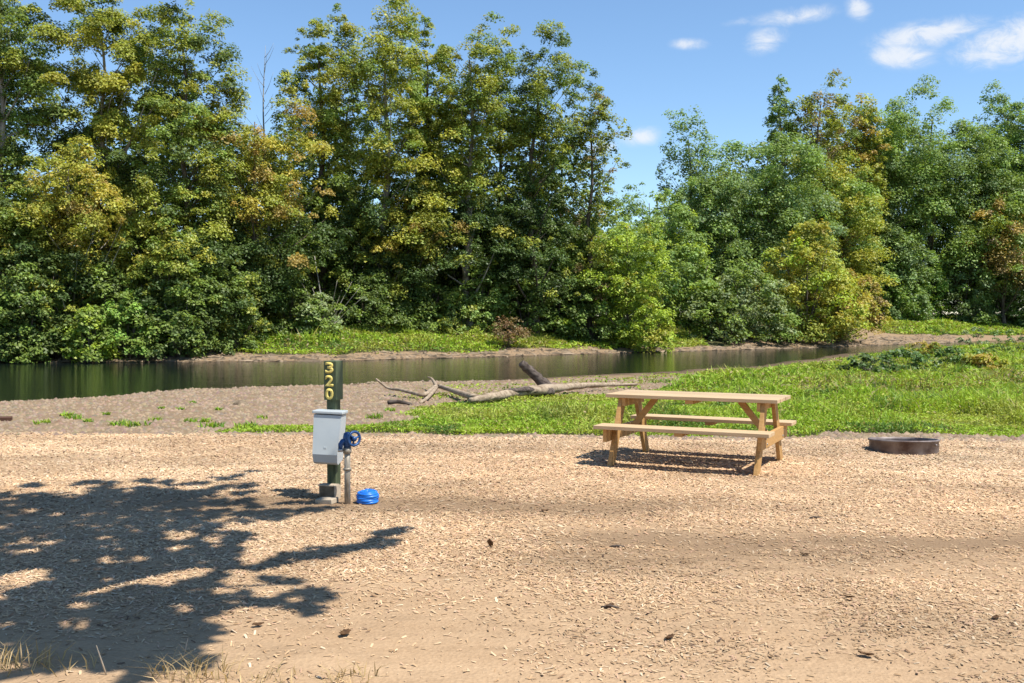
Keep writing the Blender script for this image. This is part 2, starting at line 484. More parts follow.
def pebbles(n):
    Y = 12.6 + R.rand(n * 3) ** 1.5 * 24
    X = (R.rand(n * 3) * 2 - 1) * (Y * .55 + 1.5)
    yc, yn, _ = edges(X)
    keep = (Y > yc - .3) & (Y < yn) & (meadow_density(X, Y) < .5) & (X < 9) & (R.rand(n * 3) < .3 + fbm(X, Y, 1.2, 61))
    X = X[keep][:n]; Y = Y[keep][:n]; n = len(X); Z = terrain(X, Y)
    base = np.array([[1, 0, 0], [.4, .9, 0], [-.7, .7, 0], [-.9, -.5, 0], [.3, -1, 0], [.1, .1, .7]], float)
    s = (.012 + .04 * R.rand(n) ** 3) * (1 + (Y - 13) * .03)
    yaw = R.rand(n) * 6.28; c, q = np.cos(yaw)[:, None], np.sin(yaw)[:, None]
    P = base[None] * s[:, None, None] * (.7 + .6 * R.rand(n, 6, 1))
    V = np.stack([X[:, None] + P[..., 0] * c - P[..., 1] * q, Y[:, None] + P[..., 0] * q + P[..., 1] * c, Z[:, None] + P[..., 2]], -1)
    o = (np.arange(n) * 6)[:, None]
    T = np.concatenate([o + [i, (i + 1) % 5, 5] for i in range(5)])
    C = (np.array([.22, .158, .10]) * (.7 + .6 * R.rand(n, 1)) + R.rand(n, 3) * .03)
    ob = np_mesh('river_gravel', V.reshape(-1, 3), T, M['pebble'], None, np.tile(C, (5, 1)))
    tag(ob, 'grey brown river gravel spread along the water', 'gravel', None, 'stuff')


pebbles(26000)


def far_stones(n):
    X = -24 + R.rand(n) * 66
    Y = np.interp(X, FA_X, FA_Y) - .6 + R.rand(n) ** 1.4 * 5
    Z = terrain(X, Y); k = (Z > WATER_Z - .02) & (far_density(X, Y) < .4); X, Y, Z = X[k], Y[k], Z[k]; n = len(X)
    base = np.array([[1, 0, 0], [.4, .9, 0], [-.7, .7, 0], [-.9, -.5, 0], [.3, -1, 0], [.1, .1, .7]], float)
    P = base[None] * (.03 + .12 * R.rand(n) ** 4)[:, None, None] * (.6 + .8 * R.rand(n, 6, 1))
    P[:, :, 0] *= (1 + 2.5 * (R.rand(n) < .25))[:, None]
    V = np.stack([X[:, None] + P[..., 0], Y[:, None] + P[..., 1], Z[:, None] + P[..., 2]], -1); o = (np.arange(n) * 6)[:, None]
    T = np.concatenate([o + [i, (i + 1) % 5, 5] for i in range(5)])
    C = np.array([.24, .18, .12]) * (.25 + .95 * R.rand(n, 1))
    tag(np_mesh('riverbank_debris', V.reshape(-1, 3), T, M['pebble'], None, np.tile(C, (5, 1))), 'small stones and driftwood bits along the far water line', 'gravel', None, 'stuff')


far_stones(9000)

# ------------------------------------------------------------------ grass
def blades(name, X, Y, h, w, C, parent=None, origin=None, lean=.45, bent=.5, Z=None):
    n = len(X)
    if Z is None: Z = terrain(X, Y)
    a = R.rand(n) * 2 * PI
    la = R.rand(n) * 2 * PI; le = h * lean * R.rand(n)
    dx, dy = np.cos(la) * le, np.sin(la) * le
    wx_, wy_ = np.cos(a) * w / 2, np.sin(a) * w / 2
    g = np.stack([X, Y, Z - .01], -1)
    side = np.stack([wx_, wy_, np.zeros(n)], -1)
    mid = g + np.stack([dx * .35, dy * .35, h * .55], -1)
    tip = g + np.stack([dx * (1 + bent), dy * (1 + bent), h], -1)
    V = np.stack([g - side * .7, g + side * .7, mid + side, tip, mid - side], 1).reshape(-1, 3)
    if origin is not None: V = V - np.asarray(origin)
    o = (np.arange(n) * 5)[:, None]
    Q = o + [0, 1, 2, 4]; T = o + [4, 2, 3]
    return np_mesh(name, V, [Q, T], M['blade'], parent, np.concatenate([C, C]))


G1 = np.array([.22, .375, .034]); G2 = np.array([.38, .48, .048]); G3 = np.array([.10, .19, .035]); G4 = np.array([.34, .32, .07]); G5 = np.array([.34, .27, .13])


def grass_col(X, Y, seed, dry=0.0, sc=2.5):
    n = len(X)
    f = fbm(X, Y, sc, seed); f2 = fbm(X, Y, sc * .4, seed + 5)
    C = G1[None] * (1 - f)[:, None] + G2[None] * f[:, None]
    k = smooth((f2 - .56) * 6)[:, None]; C = C * (1 - k * .9) + G3[None] * k * .9
    k = (smooth((fbm(X, Y, sc * .7, seed + 9) - .55) * 6) * .6)[:, None]; C = C * (1 - k) + np.array([.36, .37, .075]) * k
    k = (R.rand(n) < .12 + dry)[:, None]; C = np.where(k, G4[None] * (.7 + .5 * R.rand(n, 1)), C)
    k = (R.rand(n) < .04 + dry * .7)[:, None]; C = np.where(k, G5[None], C)
    return C * (.75 + .5 * R.rand(n, 1))


def leaf_cover(X, Y, canopy, L, C, up=.8):
    """small leaves filling a low canopy over the ground -> vertices, quads, colours"""
    n = len(X); z = terrain(X, Y) + canopy * (.15 + .85 * R.rand(n) ** .6)
    nn = R.normal(size=(n, 3)) * .5 + np.array([0, 0, up]); nn /= np.linalg.norm(nn, axis=1)[:, None]
    t = np.cross(nn, R.normal(size=(n, 3))); t /= np.linalg.norm(t, axis=1)[:, None]; b = np.cross(nn, t)
    l = (L * (.6 + .8 * R.rand(n)))[:, None]; w = l * (.3 + .25 * R.rand(n))[:, None]
    p = np.stack([X, Y, z], -1)
    V = np.stack([p - t * l * .5, p + b * w * .5, p + t * l * .5 - nn * l * .15, p - b * w * .5], 1).reshape(-1, 3)
    return V, (np.arange(n) * 4)[:, None] + np.arange(4), C


def green_cover(name, label, bandsets, dens_fn, canopy_fn, dry_fn, seed, csc, blade_share=.2, bh=1.0):
    Xs, Ys = [], []
    for (x0, x1, y0, y1, dens) in bandsets:
        n = int((x1 - x0) * (y1 - y0) * dens)
        Xs.append(x0 + R.rand(n) * (x1 - x0)); Ys.append(y0 + R.rand(n) * (y1 - y0))
    X = np.concatenate(Xs); Y = np.concatenate(Ys)
    k = R.rand(len(X)) < dens_fn(X, Y) * (.35 + .95 * fbm(X, Y, .9, seed)); X, Y = X[k], Y[k]
    can = canopy_fn(X, Y); dry = dry_fn(X, Y); C = grass_col(X, Y, seed + 2, dry, csc)
    bl = R.rand(len(X)) < blade_share
    lf = ~bl
    V1, Q1, C1 = leaf_cover(X[lf], Y[lf], can[lf], np.maximum(.042, .0034 * Y[lf]), C[lf])
    Xb, Yb = X[bl], Y[bl]; n = len(Xb)
    h = can[bl] * (.7 + .8 * R.rand(n)) * bh; w = np.maximum(.012, .0011 * Yb) * (.6 + .8 * R.rand(n))
    a = R.rand(n) * 6.28; le = h * .8 * R.rand(n); q = R.rand(n) * 6.28
    g = np.stack([Xb, Yb, terrain(Xb, Yb) - .01], -1); sd = np.stack([np.cos(a) * w / 2, np.sin(a) * w / 2, 0 * a], -1)
    dv = np.stack([np.cos(q) * le, np.sin(q) * le, 0 * q], -1); zz = np.array([0, 0, 1.0])
    V2 = np.stack([g - sd * .7, g + sd * .7, g + dv * .35 + zz * (h * .6)[:, None] + sd, g + dv * 1.4 + zz * h[:, None], g + dv * .35 + zz * (h * .6)[:, None] - sd], 1).reshape(-1, 3)
    o = (np.arange(n) * 5)[:, None] + len(V1)
    ob = np_mesh(name, np.concatenate([V1, V2]), [np.concatenate([Q1, o + [0, 1, 2, 4]]), o + [4, 2, 3]], M['blade'], None, np.concatenate([C1, C[bl], C[bl]]))
    tag(ob, label, 'grass', None, 'stuff')


green_cover('meadow_grass', 'bright green grass and weeds between the campsite and the river',
            [(-5.5, y1 * .56 + 2.5, y0, y1, d) for (y0, y1, d) in ((12.2, 15, 2400), (15, 18, 1600), (18, 23, 950), (23, 30, 500), (30, 42, 240), (42, 60, 120), (60, 88, 65))],
            meadow_density,
            lambda x, y: (.03 + .22 * smooth((fbm(x, y, 1.3, 72) - .40) * 3.2) * (.6 + .8 * fbm(x, y, .4, 76))) * (.30 + .70 * smooth((y - edges(x)[0] - .3) / 2.2)) * smooth(meadow_density(x, y) * .9 + .2) * (1 + .010 * (y - 14)) * (.35 + .65 * smooth((edges(x)[1] - y - 2) / 8)) * (1 - .6 * smooth((y - 15.5) / 2.5) * smooth((5 - x) / 1.5)),
            lambda x, y: np.clip(.30 * smooth((fbm(x, y, 3, 75) - .48) * 5) * smooth((y - 20) / 8), 0, 1), 71, 2.2, .16, 1.15)
green_cover('riverbank_grass', 'green weeds and grass covering the far river bank',
            [(-20, 14, 50, 84, 150), (18, 66, 76, 142, 45)],
            far_density,
            lambda x, y: (.08 + .75 * fbm(x, y, 2.0, 82) ** 2) * smooth((y - edges(x)[2]) / 5 + .1),
            lambda x, y: .10 * fbm(x, y, 3, 84), 81, 5, .12, 1.2)


def tuft(name, label, cat, group, p, n, rad, h, w, cols, lean=1.0):
    t = thing(name, label, cat, p, 0, group)
    a = R.rand(n) * 6.28; r = rad * np.sqrt(R.rand(n))
    X = p[0] + np.cos(a) * r; Y = p[1] + np.sin(a) * r
    cols = np.asarray(cols)
    C = cols[R.randint(len(cols), size=n)] * (.75 + .5 * R.rand(n, 1))
    blades('blades', X, Y, h * (.4 + .6 * R.rand(n)), np.full(n, w) * (.6 + .8 * R.rand(n)), C, t, p, lean)
    return t


for i, (u, v, r) in enumerate([(67, 416, .16), (75, 419, .2), (42, 424, .18), (119, 425, .2), (137, 426, .22), (155, 421, .14), (106, 415, .1), (190, 422, .14), (213, 428, .26), (246, 427, .22),
                               (180, 410, .1), (162, 409, .09), (193, 403, .08), (219, 410, .09), (205, 422, .12), (88, 422, .1), (262, 419, .12), (340, 413, .14), (375, 418, .2), (390, 411, .14)]):
    tuft('weed_tuft', 'small green weed tuft growing out of the bare gravel bar', 'weed', 'weed tufts dotted over the gravel bar', ground_px(u, v), 60, r * .75, .05 + r * .3, .022, [G1, G3 * 1.3, G2 * .8])
for i, (u, v, n, h, lab) in enumerate([
        (20, 668, 60, .15, 'dry straw tuft at the edge of the tree shadow'), (68, 668, 26, .11, 'sparse dry straw tuft in the tree shadow'),
        (182, 676, 55, .14, 'dry straw tuft where the tree shadow meets sunlit ground'), (212, 679, 40, .12, 'bushy dry straw tuft in sunlight beside the shadow'),
        (350, 681, 50, .10, 'low dry straw tuft on bare sunlit soil'), (270, 683, 30, .07, 'thin low straw tuft on bare soil')]):
    tuft('dry_grass_tuft', lab, 'dry grass', 'dry grass tufts along the bare soil', ground_px(u, v), n, .13, h, .006, [(.50, .37, .20), (.44, .33, .17), (.36, .27, .14)], 1.4)
# two bleached stalks standing in the shade
for (u, v, du, h, lab) in [(107, 675, -12, .13, 'single bleached grass stalk leaning in the tree shadow'), (183, 662, 5, .11, 'pale forked stalk at the shadow edge')]:
    p = ground_px(u, v); T = Tubes()
    T.add([(0, 0, -.01), (du * .002, 0, h * .5), (du * .0042, .01, h)], [.004, .0035, .002], 5)
    if du > 0: T.add([(du * .002, 0, h * .5), (-.02, .0, h * .8)], [.003, .002], 5)
    o = T.build('dry_stalk', M['pale_board']); o.location = p; tag(o, lab, 'stalk')

# ------------------------------------------------------------------ leaves, trees, shrubs
SUN3 = np.array([SUN_H[0] * math.cos(SUN_EL), SUN_H[1] * math.cos(SUN_EL), math.sin(SUN_EL)])


def norm(v):
    return v / (np.linalg.norm(v, axis=-1, keepdims=True) + 1e-9)


def leaf_mesh(name, cen, size, cnt, col, L, parent, up=.55, flat=.75, jit=.22, origin=(0, 0, 0), shell=.45, mat=None):
    n = int(cnt.sum()); k = np.repeat(np.arange(len(cen)), cnt)
    d = norm(R.normal(size=(n, 3)))
    r = R.rand(n) ** shell; d[:, 2] = np.where(d[:, 2] < -.35, -d[:, 2], d[:, 2])
    an = .65 + .75 * R.rand(len(cen), 3)
    an[:, 2] *= flat
    pos = cen[k] + d * (r * size[k])[:, None] * an[k]
    pos[:, 2] -= .22 * (r * size[k]) * np.hypot(d[:, 0], d[:, 1]) ** 2
    nn = norm(d * .55 + np.array([0, 0, up * .45]) + SUN3 * .55 + R.normal(size=(n, 3)) * .42)
    t = norm(np.cross(nn, R.normal(size=(n, 3)))); b = np.cross(nn, t)
    ll = L * (.6 + .8 * R.rand(n))[:, None]; ww = ll * (.48 + .25 * R.rand(n))[:, None]
    V = np.stack([pos - t * ll * .5, pos + b * ww * .5 - t * ll * .08, pos + t * ll * .5 - nn * ll * .12, pos - b * ww * .5 - t * ll * .08], 1).reshape(-1, 3)
    Q = (np.arange(n) * 4)[:, None] + np.arange(4)
    C = col[k] * (1 - jit + 2 * jit * R.rand(n, 1)) * (1 + (R.rand(n, 3) - .5) * .15)
    return np_mesh(name, V - np.asarray(origin), Q, mat or M['leaf'], parent, np.clip(C, .004, .6))


def prof(kind, t):
    if kind == 'spire': return (1 - t) ** .45 * np.minimum(1, .5 + t * 3)
    if kind == 'round': return np.sqrt(np.clip(1 - (2 * t - .95) ** 2 / 1.1, .02, 1))
    if kind == 'broad': return np.where(t < .68, .42 + .85 * t, 1.0 * np.sqrt(np.clip(1 - ((t - .68) / .34) ** 2, .02, 1)))
    if kind == 'column': return np.minimum(1, np.sqrt(np.clip((1 - t) * 5.5, .02, 1))) * (.75 + .25 * np.sin(t * 9 + 1))
    if kind == 'bush': return np.sqrt(np.clip(1 - t ** 2.0, .02, 1))
    return np.clip(np.sin(PI * (t * .86 + .1)), .05, 1) ** .75          # oval


def plant(name, label, cat, group, base, height, rad, bottom, kind, pal, wts, leaf, nl, nc, cs, bark='bark', lean=(0, 0), accent=None, trunk_r=None, seed=0, parts=('trunk', 'crown'), flat=.75, hollow=.6, dark_low=None, outl=.5, leaders=3):
    """one tree or shrub: trunk with limbs, crown of leaf clumps"""
    rs = np.random.RandomState(seed + 100)
    t = thing(name, label, cat, base, 0, group)
    z0 = bottom * height
    tt = rs.rand(nc * 4); tt = tt[rs.rand(nc * 4) < .25 + .75 * prof(kind, tt)][:nc]; nc = len(tt)
    az = rs.rand(nc) * 2 * PI
    lob = 1 + outl * .8 * (np.sin(az * 2 + rs.rand() * 6 + tt * 7) * .5 + np.sin(az * 3 - tt * 11 + rs.rand() * 6) * .5)
    rr = rad * prof(kind, tt) * (hollow + (1 - hollow) * rs.rand(nc)) ** .8 * lob
    rr = np.where(rs.rand(nc) < .2, rr * rs.rand(nc), rr)
    hs = z0 + (height - z0) * tt
    cen = np.stack([np.cos(az) * rr + lean[0] * tt, np.sin(az) * rr + lean[1] * tt, hs], -1)
    if kind != 'bush' and rad > 1.6 and leaders > 1:      # several leaders give a ragged many-topped crown
        li = rs.randint(leaders, size=nc); la = rs.rand() * 6.28 + np.arange(leaders) * 2 * PI / leaders
        lx = np.cos(la) * rad * .55; ly = np.sin(la) * rad * .4; lh = 1 - .20 * rs.rand(leaders); lh[0] = 1
        k = smooth(tt * 1.6)
        cen[:, 0] = cen[:, 0] * (1 - .34 * k) + lx[li] * k; cen[:, 1] = cen[:, 1] * (1 - .34 * k) + ly[li] * k
        cen[:, 2] = z0 + (cen[:, 2] - z0) * lh[li]
    size = cs * (.4 + 1.05 * rs.rand(nc) ** 1.3) * (.75 + .25 * prof(kind, tt))
    cen[:, 2] = np.minimum(cen[:, 2], height - size * .6)
    pal = np.asarray(pal, float); ci = rs.choice(len(pal), nc, p=np.asarray(wts) / np.sum(wts))
    col = pal[ci] * (.8 + .4 * rs.rand(nc, 1))
    if accent is not None:        # coloured patch: (direction azimuth-x, t0, t1, colour, chance)
        for (sx, t0, t1, ac, ch) in accent:
            k = (tt > t0) & (tt < t1) & (np.cos(az) * sx > -.35) & (rs.rand(nc) < ch)
            col[k] = np.asarray(ac) * (.8 + .4 * rs.rand(k.sum(), 1))
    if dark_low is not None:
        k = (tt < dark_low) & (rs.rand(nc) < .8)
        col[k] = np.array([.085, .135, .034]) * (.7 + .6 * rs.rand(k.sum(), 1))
    cnt = np.maximum(8, (nl * size ** 2 / np.sum(size ** 2))).astype(int)
    T = Tubes()
    tr = trunk_r or max(.05, height * .013)
    wob = (rs.rand(7, 2) - .5) * height * .03; wob[0] = 0
    th = np.linspace(0, .86, 7)
    ax = np.stack([lean[0] * th ** 1.5 + wob[:, 0], lean[1] * th ** 1.5 + wob[:, 1], th * height - .15 * (th == 0)], -1)
    if kind != 'bush':
        T.add(curve_pts(ax, 3), np.interp(np.linspace(0, 1, 19), [0, .05, 1], [tr * 1.45, tr, tr * .18]), 8, True, .12, seed)
    else:
        for j in range(4):
            a = rs.rand() * 6.28; q = rad * .5
            T.add(curve_pts([(np.cos(a) * .08, np.sin(a) * .08, -.1), (np.cos(a) * q * .5, np.sin(a) * q * .5, height * .4), (np.cos(a) * q, np.sin(a) * q, height * .75)], 3), np.linspace(tr, tr * .2, 7), 6, True, .1, j)
    for j in rs.permutation(nc)[:46]:
        zc = cen[j, 2]; hr = math.hypot(cen[j, 0] - lean[0] * tt[j], cen[j, 1] - lean[1] * tt[j])
        za = max(zc - hr * (.5 + .8 * rs.rand()) - .3, height * .08 if kind != 'bush' else .1)
        f = za / height
        a = np.array([np.interp(f, th, ax[:, 0]), np.interp(f, th, ax[:, 1]), za])
        if kind == 'bush': a[:2] = 0
        m_ = a * .45 + cen[j] * .55 + np.array([0, 0, -.08 * hr]) + (rs.rand(3) - .5) * .25 * cs
        r0 = tr * (1 - f) * (.28 + .2 * rs.rand())
        T.add(curve_pts([a, m_, cen[j]], 3), np.linspace(r0, r0 * .25, 7), 5, False, 0, j)
    T.build(parts[0], M[bark], t)
    global R
    sv = R; R = rs
    leaf_mesh(parts[1], cen, size, cnt, col, leaf, t, flat=flat)
    R = sv
    return t


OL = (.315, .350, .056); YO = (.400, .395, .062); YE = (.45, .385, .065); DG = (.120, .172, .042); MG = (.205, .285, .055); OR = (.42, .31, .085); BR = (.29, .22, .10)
BG = (.35, .45, .052); FG = (.235, .340, .082); FB = (.195, .285, .105); VG = (.26, .41, .08); GG = (.26, .32, .14)
_seed = [0]


def px_plant(u, top, hw, Y, name, label, cat, group, bottom, kind, pal, wts, base_y=None, leaf=None, nl=None, nc=None, cs=None, **kw):
    """plant standing Y metres ahead, as tall and wide as it measures there"""
    _seed[0] += 1
    if Y < 75: Y = Y + float(np.interp(u, [220, 330, 600, 640], [0, 7, 7, 0])) * (.45 if kind == 'bush' else 1)
    if Y < 54.2 and u < 200 and kind == 'bush': Y -= .9
    if 660 < u < 880 and kind == 'bush' and Y < 80: Y += 3.8
    elif Y > 80: Y = Y + float(np.interp(u, [820, 890, 1100], [0, 14, 18]))
    if Y > 50 and bottom > .04: hw *= (1.2 if Y < 80 else 1.15)
    x = (u - CX) / F_PX * Y
    zb = max(tz(x, Y), WATER_Z - .1)
    ztop = at_dist(u, top, Y)[2]
    h = ztop - zb; rad = hw / F_PX * Y
    leaf = leaf or (.155 if Y < 72 else .21) * (Y / 60) ** .3
    crown_h = h * (1 - bottom)
    area = 2 * PI * rad * crown_h * .8 + PI * rad * rad
    nl = int((nl or 1.0) * area * 1.75 / (leaf * leaf * .33))
    cs = cs or (min(.85, max(.42, rad * .2)) if Y < 80 else min(1.5, max(.6, rad * .24)))
    nc = nc or int(np.clip(area * (.72 if Y < 80 else .70) / (cs * cs), 26, 460))
    return plant(name, label, cat, group, (x, Y, zb), h, rad, bottom, kind, pal, wts, leaf, nl, nc, cs, seed=_seed[0], **kw)


GL = 'tall trees along the far river bank'; GR = 'green trees beyond the river bend'; GU = 'understory shrubs below the tall trees'; GB = 'trees standing behind the front row'
# front row beyond the water, west to east
px_plant(4, -60, 46, 56, 'tree', 'tall dark green tree at the edge of the wood, cut by the photo side', 'tree', GL, .22, 'column', [DG, MG, OL], [3, 3, 2], bark='pale_bark', nl=.9)
px_plant(104, -34, 66, 58, 'tree', 'tall tree with a broad olive yellow top above open bare limbs', 'tree', GL, .2, 'broad', [OL, YO, MG], [4, 3, 1], accent=[(0, .0, .45, DG, .6)], bark='pale_bark', nl=1.1, nc=210)
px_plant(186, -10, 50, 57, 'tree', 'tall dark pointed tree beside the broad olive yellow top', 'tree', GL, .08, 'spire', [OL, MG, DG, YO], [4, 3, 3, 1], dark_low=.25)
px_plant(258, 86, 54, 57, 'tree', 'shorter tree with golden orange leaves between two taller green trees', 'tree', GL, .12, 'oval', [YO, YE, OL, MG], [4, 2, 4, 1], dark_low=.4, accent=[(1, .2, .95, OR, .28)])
px_plant(320, 3, 31, 59, 'tree', 'narrow tall green tree just past the golden orange tree', 'tree', GL, .1, 'column', [OL, MG, YO], [4, 2, 1], dark_low=.35, nl=.9)
px_plant(384, -8, 46, 58, 'tree', 'tallest olive green tree in the middle of the far bank', 'tree', GL, .1, 'oval', [OL, YO, MG], [4, 2, 2], dark_low=.35, bark='pale_bark')
px_plant(428, 12, 26, 61, 'tree', 'slim tall tree squeezed beside the tallest olive tree', 'tree', GL, .15, 'spire', [OL, MG], [3, 2], dark_low=.4)
px_plant(470, 15, 38, 59, 'tree', 'tall olive tree with a white trunk showing low down', 'tree', GL, .2, 'column', [OL, MG, YO], [4, 2, 1], dark_low=.3, bark='pale_bark')
px_plant(534, 24, 40, 60, 'tree', 'tall dark olive tree with a forked top beside open sky', 'tree', GL, .12, 'column', [OL, MG, DG], [4, 2, 2], dark_low=.45)
px_plant(590, 78, 27, 62, 'tree', 'thin ragged brownish tree, last of the tall trees before the gap of sky', 'tree', GL, .15, 'column', [DG, OL, BR], [3, 3, 1], nl=.62, outl=1.0)
# second row that closes the gaps
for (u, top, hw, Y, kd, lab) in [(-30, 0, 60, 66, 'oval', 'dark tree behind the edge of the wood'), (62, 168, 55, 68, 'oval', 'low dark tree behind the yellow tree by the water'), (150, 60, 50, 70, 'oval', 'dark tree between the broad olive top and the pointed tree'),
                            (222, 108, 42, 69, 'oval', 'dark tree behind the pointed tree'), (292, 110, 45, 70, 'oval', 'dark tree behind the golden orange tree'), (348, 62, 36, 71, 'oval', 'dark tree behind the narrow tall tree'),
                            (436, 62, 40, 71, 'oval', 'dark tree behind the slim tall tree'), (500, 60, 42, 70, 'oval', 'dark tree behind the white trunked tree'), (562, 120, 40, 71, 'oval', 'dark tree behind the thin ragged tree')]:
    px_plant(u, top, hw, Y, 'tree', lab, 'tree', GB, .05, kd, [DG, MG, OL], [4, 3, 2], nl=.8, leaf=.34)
# lower front trees
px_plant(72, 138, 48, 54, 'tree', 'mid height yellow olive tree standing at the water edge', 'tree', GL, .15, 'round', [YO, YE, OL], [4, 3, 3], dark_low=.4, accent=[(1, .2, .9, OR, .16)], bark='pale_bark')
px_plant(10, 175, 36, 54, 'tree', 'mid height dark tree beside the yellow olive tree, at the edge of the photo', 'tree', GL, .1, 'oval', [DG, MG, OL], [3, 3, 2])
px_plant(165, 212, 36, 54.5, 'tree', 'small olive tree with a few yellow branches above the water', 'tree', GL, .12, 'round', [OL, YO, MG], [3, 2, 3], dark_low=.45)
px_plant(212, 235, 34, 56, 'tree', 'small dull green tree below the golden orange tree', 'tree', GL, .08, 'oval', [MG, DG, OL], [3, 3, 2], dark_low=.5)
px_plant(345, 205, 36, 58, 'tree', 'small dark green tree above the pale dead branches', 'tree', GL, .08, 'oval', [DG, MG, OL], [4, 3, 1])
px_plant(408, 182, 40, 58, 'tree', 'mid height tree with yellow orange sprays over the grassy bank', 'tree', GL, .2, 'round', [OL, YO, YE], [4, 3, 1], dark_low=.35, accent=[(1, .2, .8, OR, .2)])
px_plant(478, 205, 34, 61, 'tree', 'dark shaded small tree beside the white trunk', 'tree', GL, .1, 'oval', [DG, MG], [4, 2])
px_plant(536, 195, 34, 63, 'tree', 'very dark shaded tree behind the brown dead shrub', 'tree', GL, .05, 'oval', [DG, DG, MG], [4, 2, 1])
# understory
for (u, top, hw, Y, pal, lab) in [
        (-25, 270, 34, 52.6, [DG, MG], 'dark shrub over the water at the edge of the photo'), (30, 262, 34, 52.5, [MG, DG], 'dark green shrub overhanging the water below the yellow olive tree'),
        (88, 305, 20, 52.2, [BG, MG], 'light green shrub low over the water'), (128, 290, 30, 53.5, [MG, VG], 'mid green shrub with fresh leaves at the waterline'),
        (178, 285, 30, 54, [DG, MG], 'dark shrub at the waterline below the small olive tree'), (232, 282, 32, 56, [DG, MG, OL], 'dark shrub at the start of the grassy bank'),
        (290, 275, 34, 58, [DG, MG], 'dark shrub beside the pale dead branches'), (318, 292, 26, 57, [GG, MG], 'grey green shrub round the pale dead branches'),
        (370, 275, 34, 60, [DG, MG, DG], 'dark shrub behind the grassy bank, by the pale dead branches'), (425, 280, 34, 62, [DG, MG], 'dark shrub behind the middle of the grassy bank'),
        (480, 262, 30, 63, [MG, FG], 'mid green shrub behind the brown dead shrub'), (525, 270, 28, 64, [DG, MG], 'dark shrub between the brown dead shrub and the green thicket'),
        (555, 255, 30, 65, [DG, FG], 'deep green shrub beside the yellow green thicket')]:
    px_plant(u, top, hw, Y, 'shrub', lab, 'shrub', GU, .02, 'bush', pal, [2] * len(pal), parts=('stem', 'foliage'), leaf=.17)
for (u, top, hw, Y, pal, lab) in [
        (262, 255, 30, 60, [DG, OL], 'dark olive shrub under the golden orange tree'), (345, 262, 30, 62, [DG, MG], 'dark shrub above the pale dead branches'), (398, 258, 34, 64, [MG, DG, OL], 'green shrub under the yellow orange sprays'),
        (452, 250, 34, 66, [DG, MG], 'dark tall shrub under the white trunked tree'), (505, 240, 32, 67, [DG, FG], 'dark tall shrub under the forked top tree'), (400, 300, 24, 61, [MG, OL], 'low green shrub on the crest of the grassy bank'), (458, 296, 24, 62, [OL, MG], 'low olive shrub on the crest of the grassy bank'),
        (196, 262, 30, 54.5, [DG, MG], 'dark shrub below the small dull green tree'), (58, 250, 30, 53.5, [DG, OL], 'dark olive shrub beneath the yellow olive tree'), (108, 262, 26, 54, [DG, MG], 'dark upright shrub behind the light green shrub'), (148, 262, 26, 54.5, [DG, DG, MG], 'very dark shrub behind the fresh leaved shrub'), (-2, 290, 26, 52.3, [DG, MG], 'dark low shrub at the photo edge over the water')]:
    px_plant(u, top, hw, Y, 'shrub', lab, 'shrub', GU, .02, 'bush', pal, [2] * len(pal), parts=('stem', 'foliage'), leaf=.17)
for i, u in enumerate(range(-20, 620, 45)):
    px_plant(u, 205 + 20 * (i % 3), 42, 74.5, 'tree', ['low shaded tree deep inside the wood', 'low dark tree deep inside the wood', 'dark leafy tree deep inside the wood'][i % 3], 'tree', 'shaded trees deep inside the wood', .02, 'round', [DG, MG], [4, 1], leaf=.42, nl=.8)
px_plant(588, 200, 38, 64, 'tree', 'bushy fresh green tree beneath the thin ragged tree', 'tree', GL, .05, 'oval', [FG, BG, MG], [4, 2, 3])
px_plant(628, 222, 38, 65, 'shrub', 'bright yellow green thicket at the river bend', 'shrub', GL, .03, 'oval', [BG, BG, FG, YO], [4, 2, 2, 1], parts=('stem', 'foliage'))
px_plant(652, 298, 22, 65, 'shrub', 'low yellow green shrub leaning over the gravel edge', 'shrub', GL, .02, 'bush', [BG, YO], [4, 1], parts=('stem', 'foliage'))
px_plant(590, 292, 30, 64.5, 'shrub', 'low dark shrub in front of the bushy fresh green tree', 'shrub', GL, .02, 'bush', [FG, DG, BG], [4, 3, 1], parts=('stem', 'foliage'))
# far side of the bend
px_plant(648, 184, 36, 90, 'tree', 'mid green tree at the gap of sky', 'tree', GR, .05, 'oval', [FG, BG, FB], [4, 2, 2])
px_plant(690, 110, 24, 98, 'tree', 'slender bluish green tree standing clear against the sky', 'tree', GR, .2, 'broad', [FB, FG], [3, 2], nl=.55)
px_plant(668, 200, 32, 86, 'tree', 'fresh green tree before the slender bluish tree', 'tree', GR, .05, 'oval', [FG, FB, BG], [4, 2, 1])
px_plant(722, 165, 40, 92, 'tree', 'dense dark green tree next to the slender bluish tree', 'tree', GR, .05, 'round', [FB, FG, DG], [4, 3, 1])
px_plant(768, 128, 58, 95, 'tree', 'large dense rounded green tree above the yellow bush', 'tree', GR, .05, 'round', [FG, FB, MG], [4, 3, 1])
px_plant(778, 74, 11, 103, 'tree', 'needle thin green treetop poking above the rounded trees', 'tree', GR, .3, 'column', [FG, DG], [3, 2])
px_plant(817, 70, 27, 102, 'tree', 'brownish thin tree rising above the rounded trees', 'tree', GR, .25, 'column', [OL, BR, DG], [4, 2, 2], nl=.7, outl=.9)
px_plant(852, 92, 26, 100, 'tree', 'tree with orange autumn top among green ones', 'tree', GR, .2, 'round', [YO, OR, OL], [3, 2, 3])
px_plant(835, 150, 40, 96, 'tree', 'yellow green tree just below the orange top', 'tree', GR, .05, 'round', [OL, FG, YO], [3, 3, 2])
px_plant(880, 108, 42, 97, 'tree', 'fresh green tree between the orange top and the biggest round tree', 'tree', GR, .05, 'round', [FG, FB], [4, 2])
px_plant(928, 84, 62, 98, 'tree', 'biggest round green tree on the far bank', 'tree', GR, .05, 'round', [FG, MG, FB], [4, 2, 2])
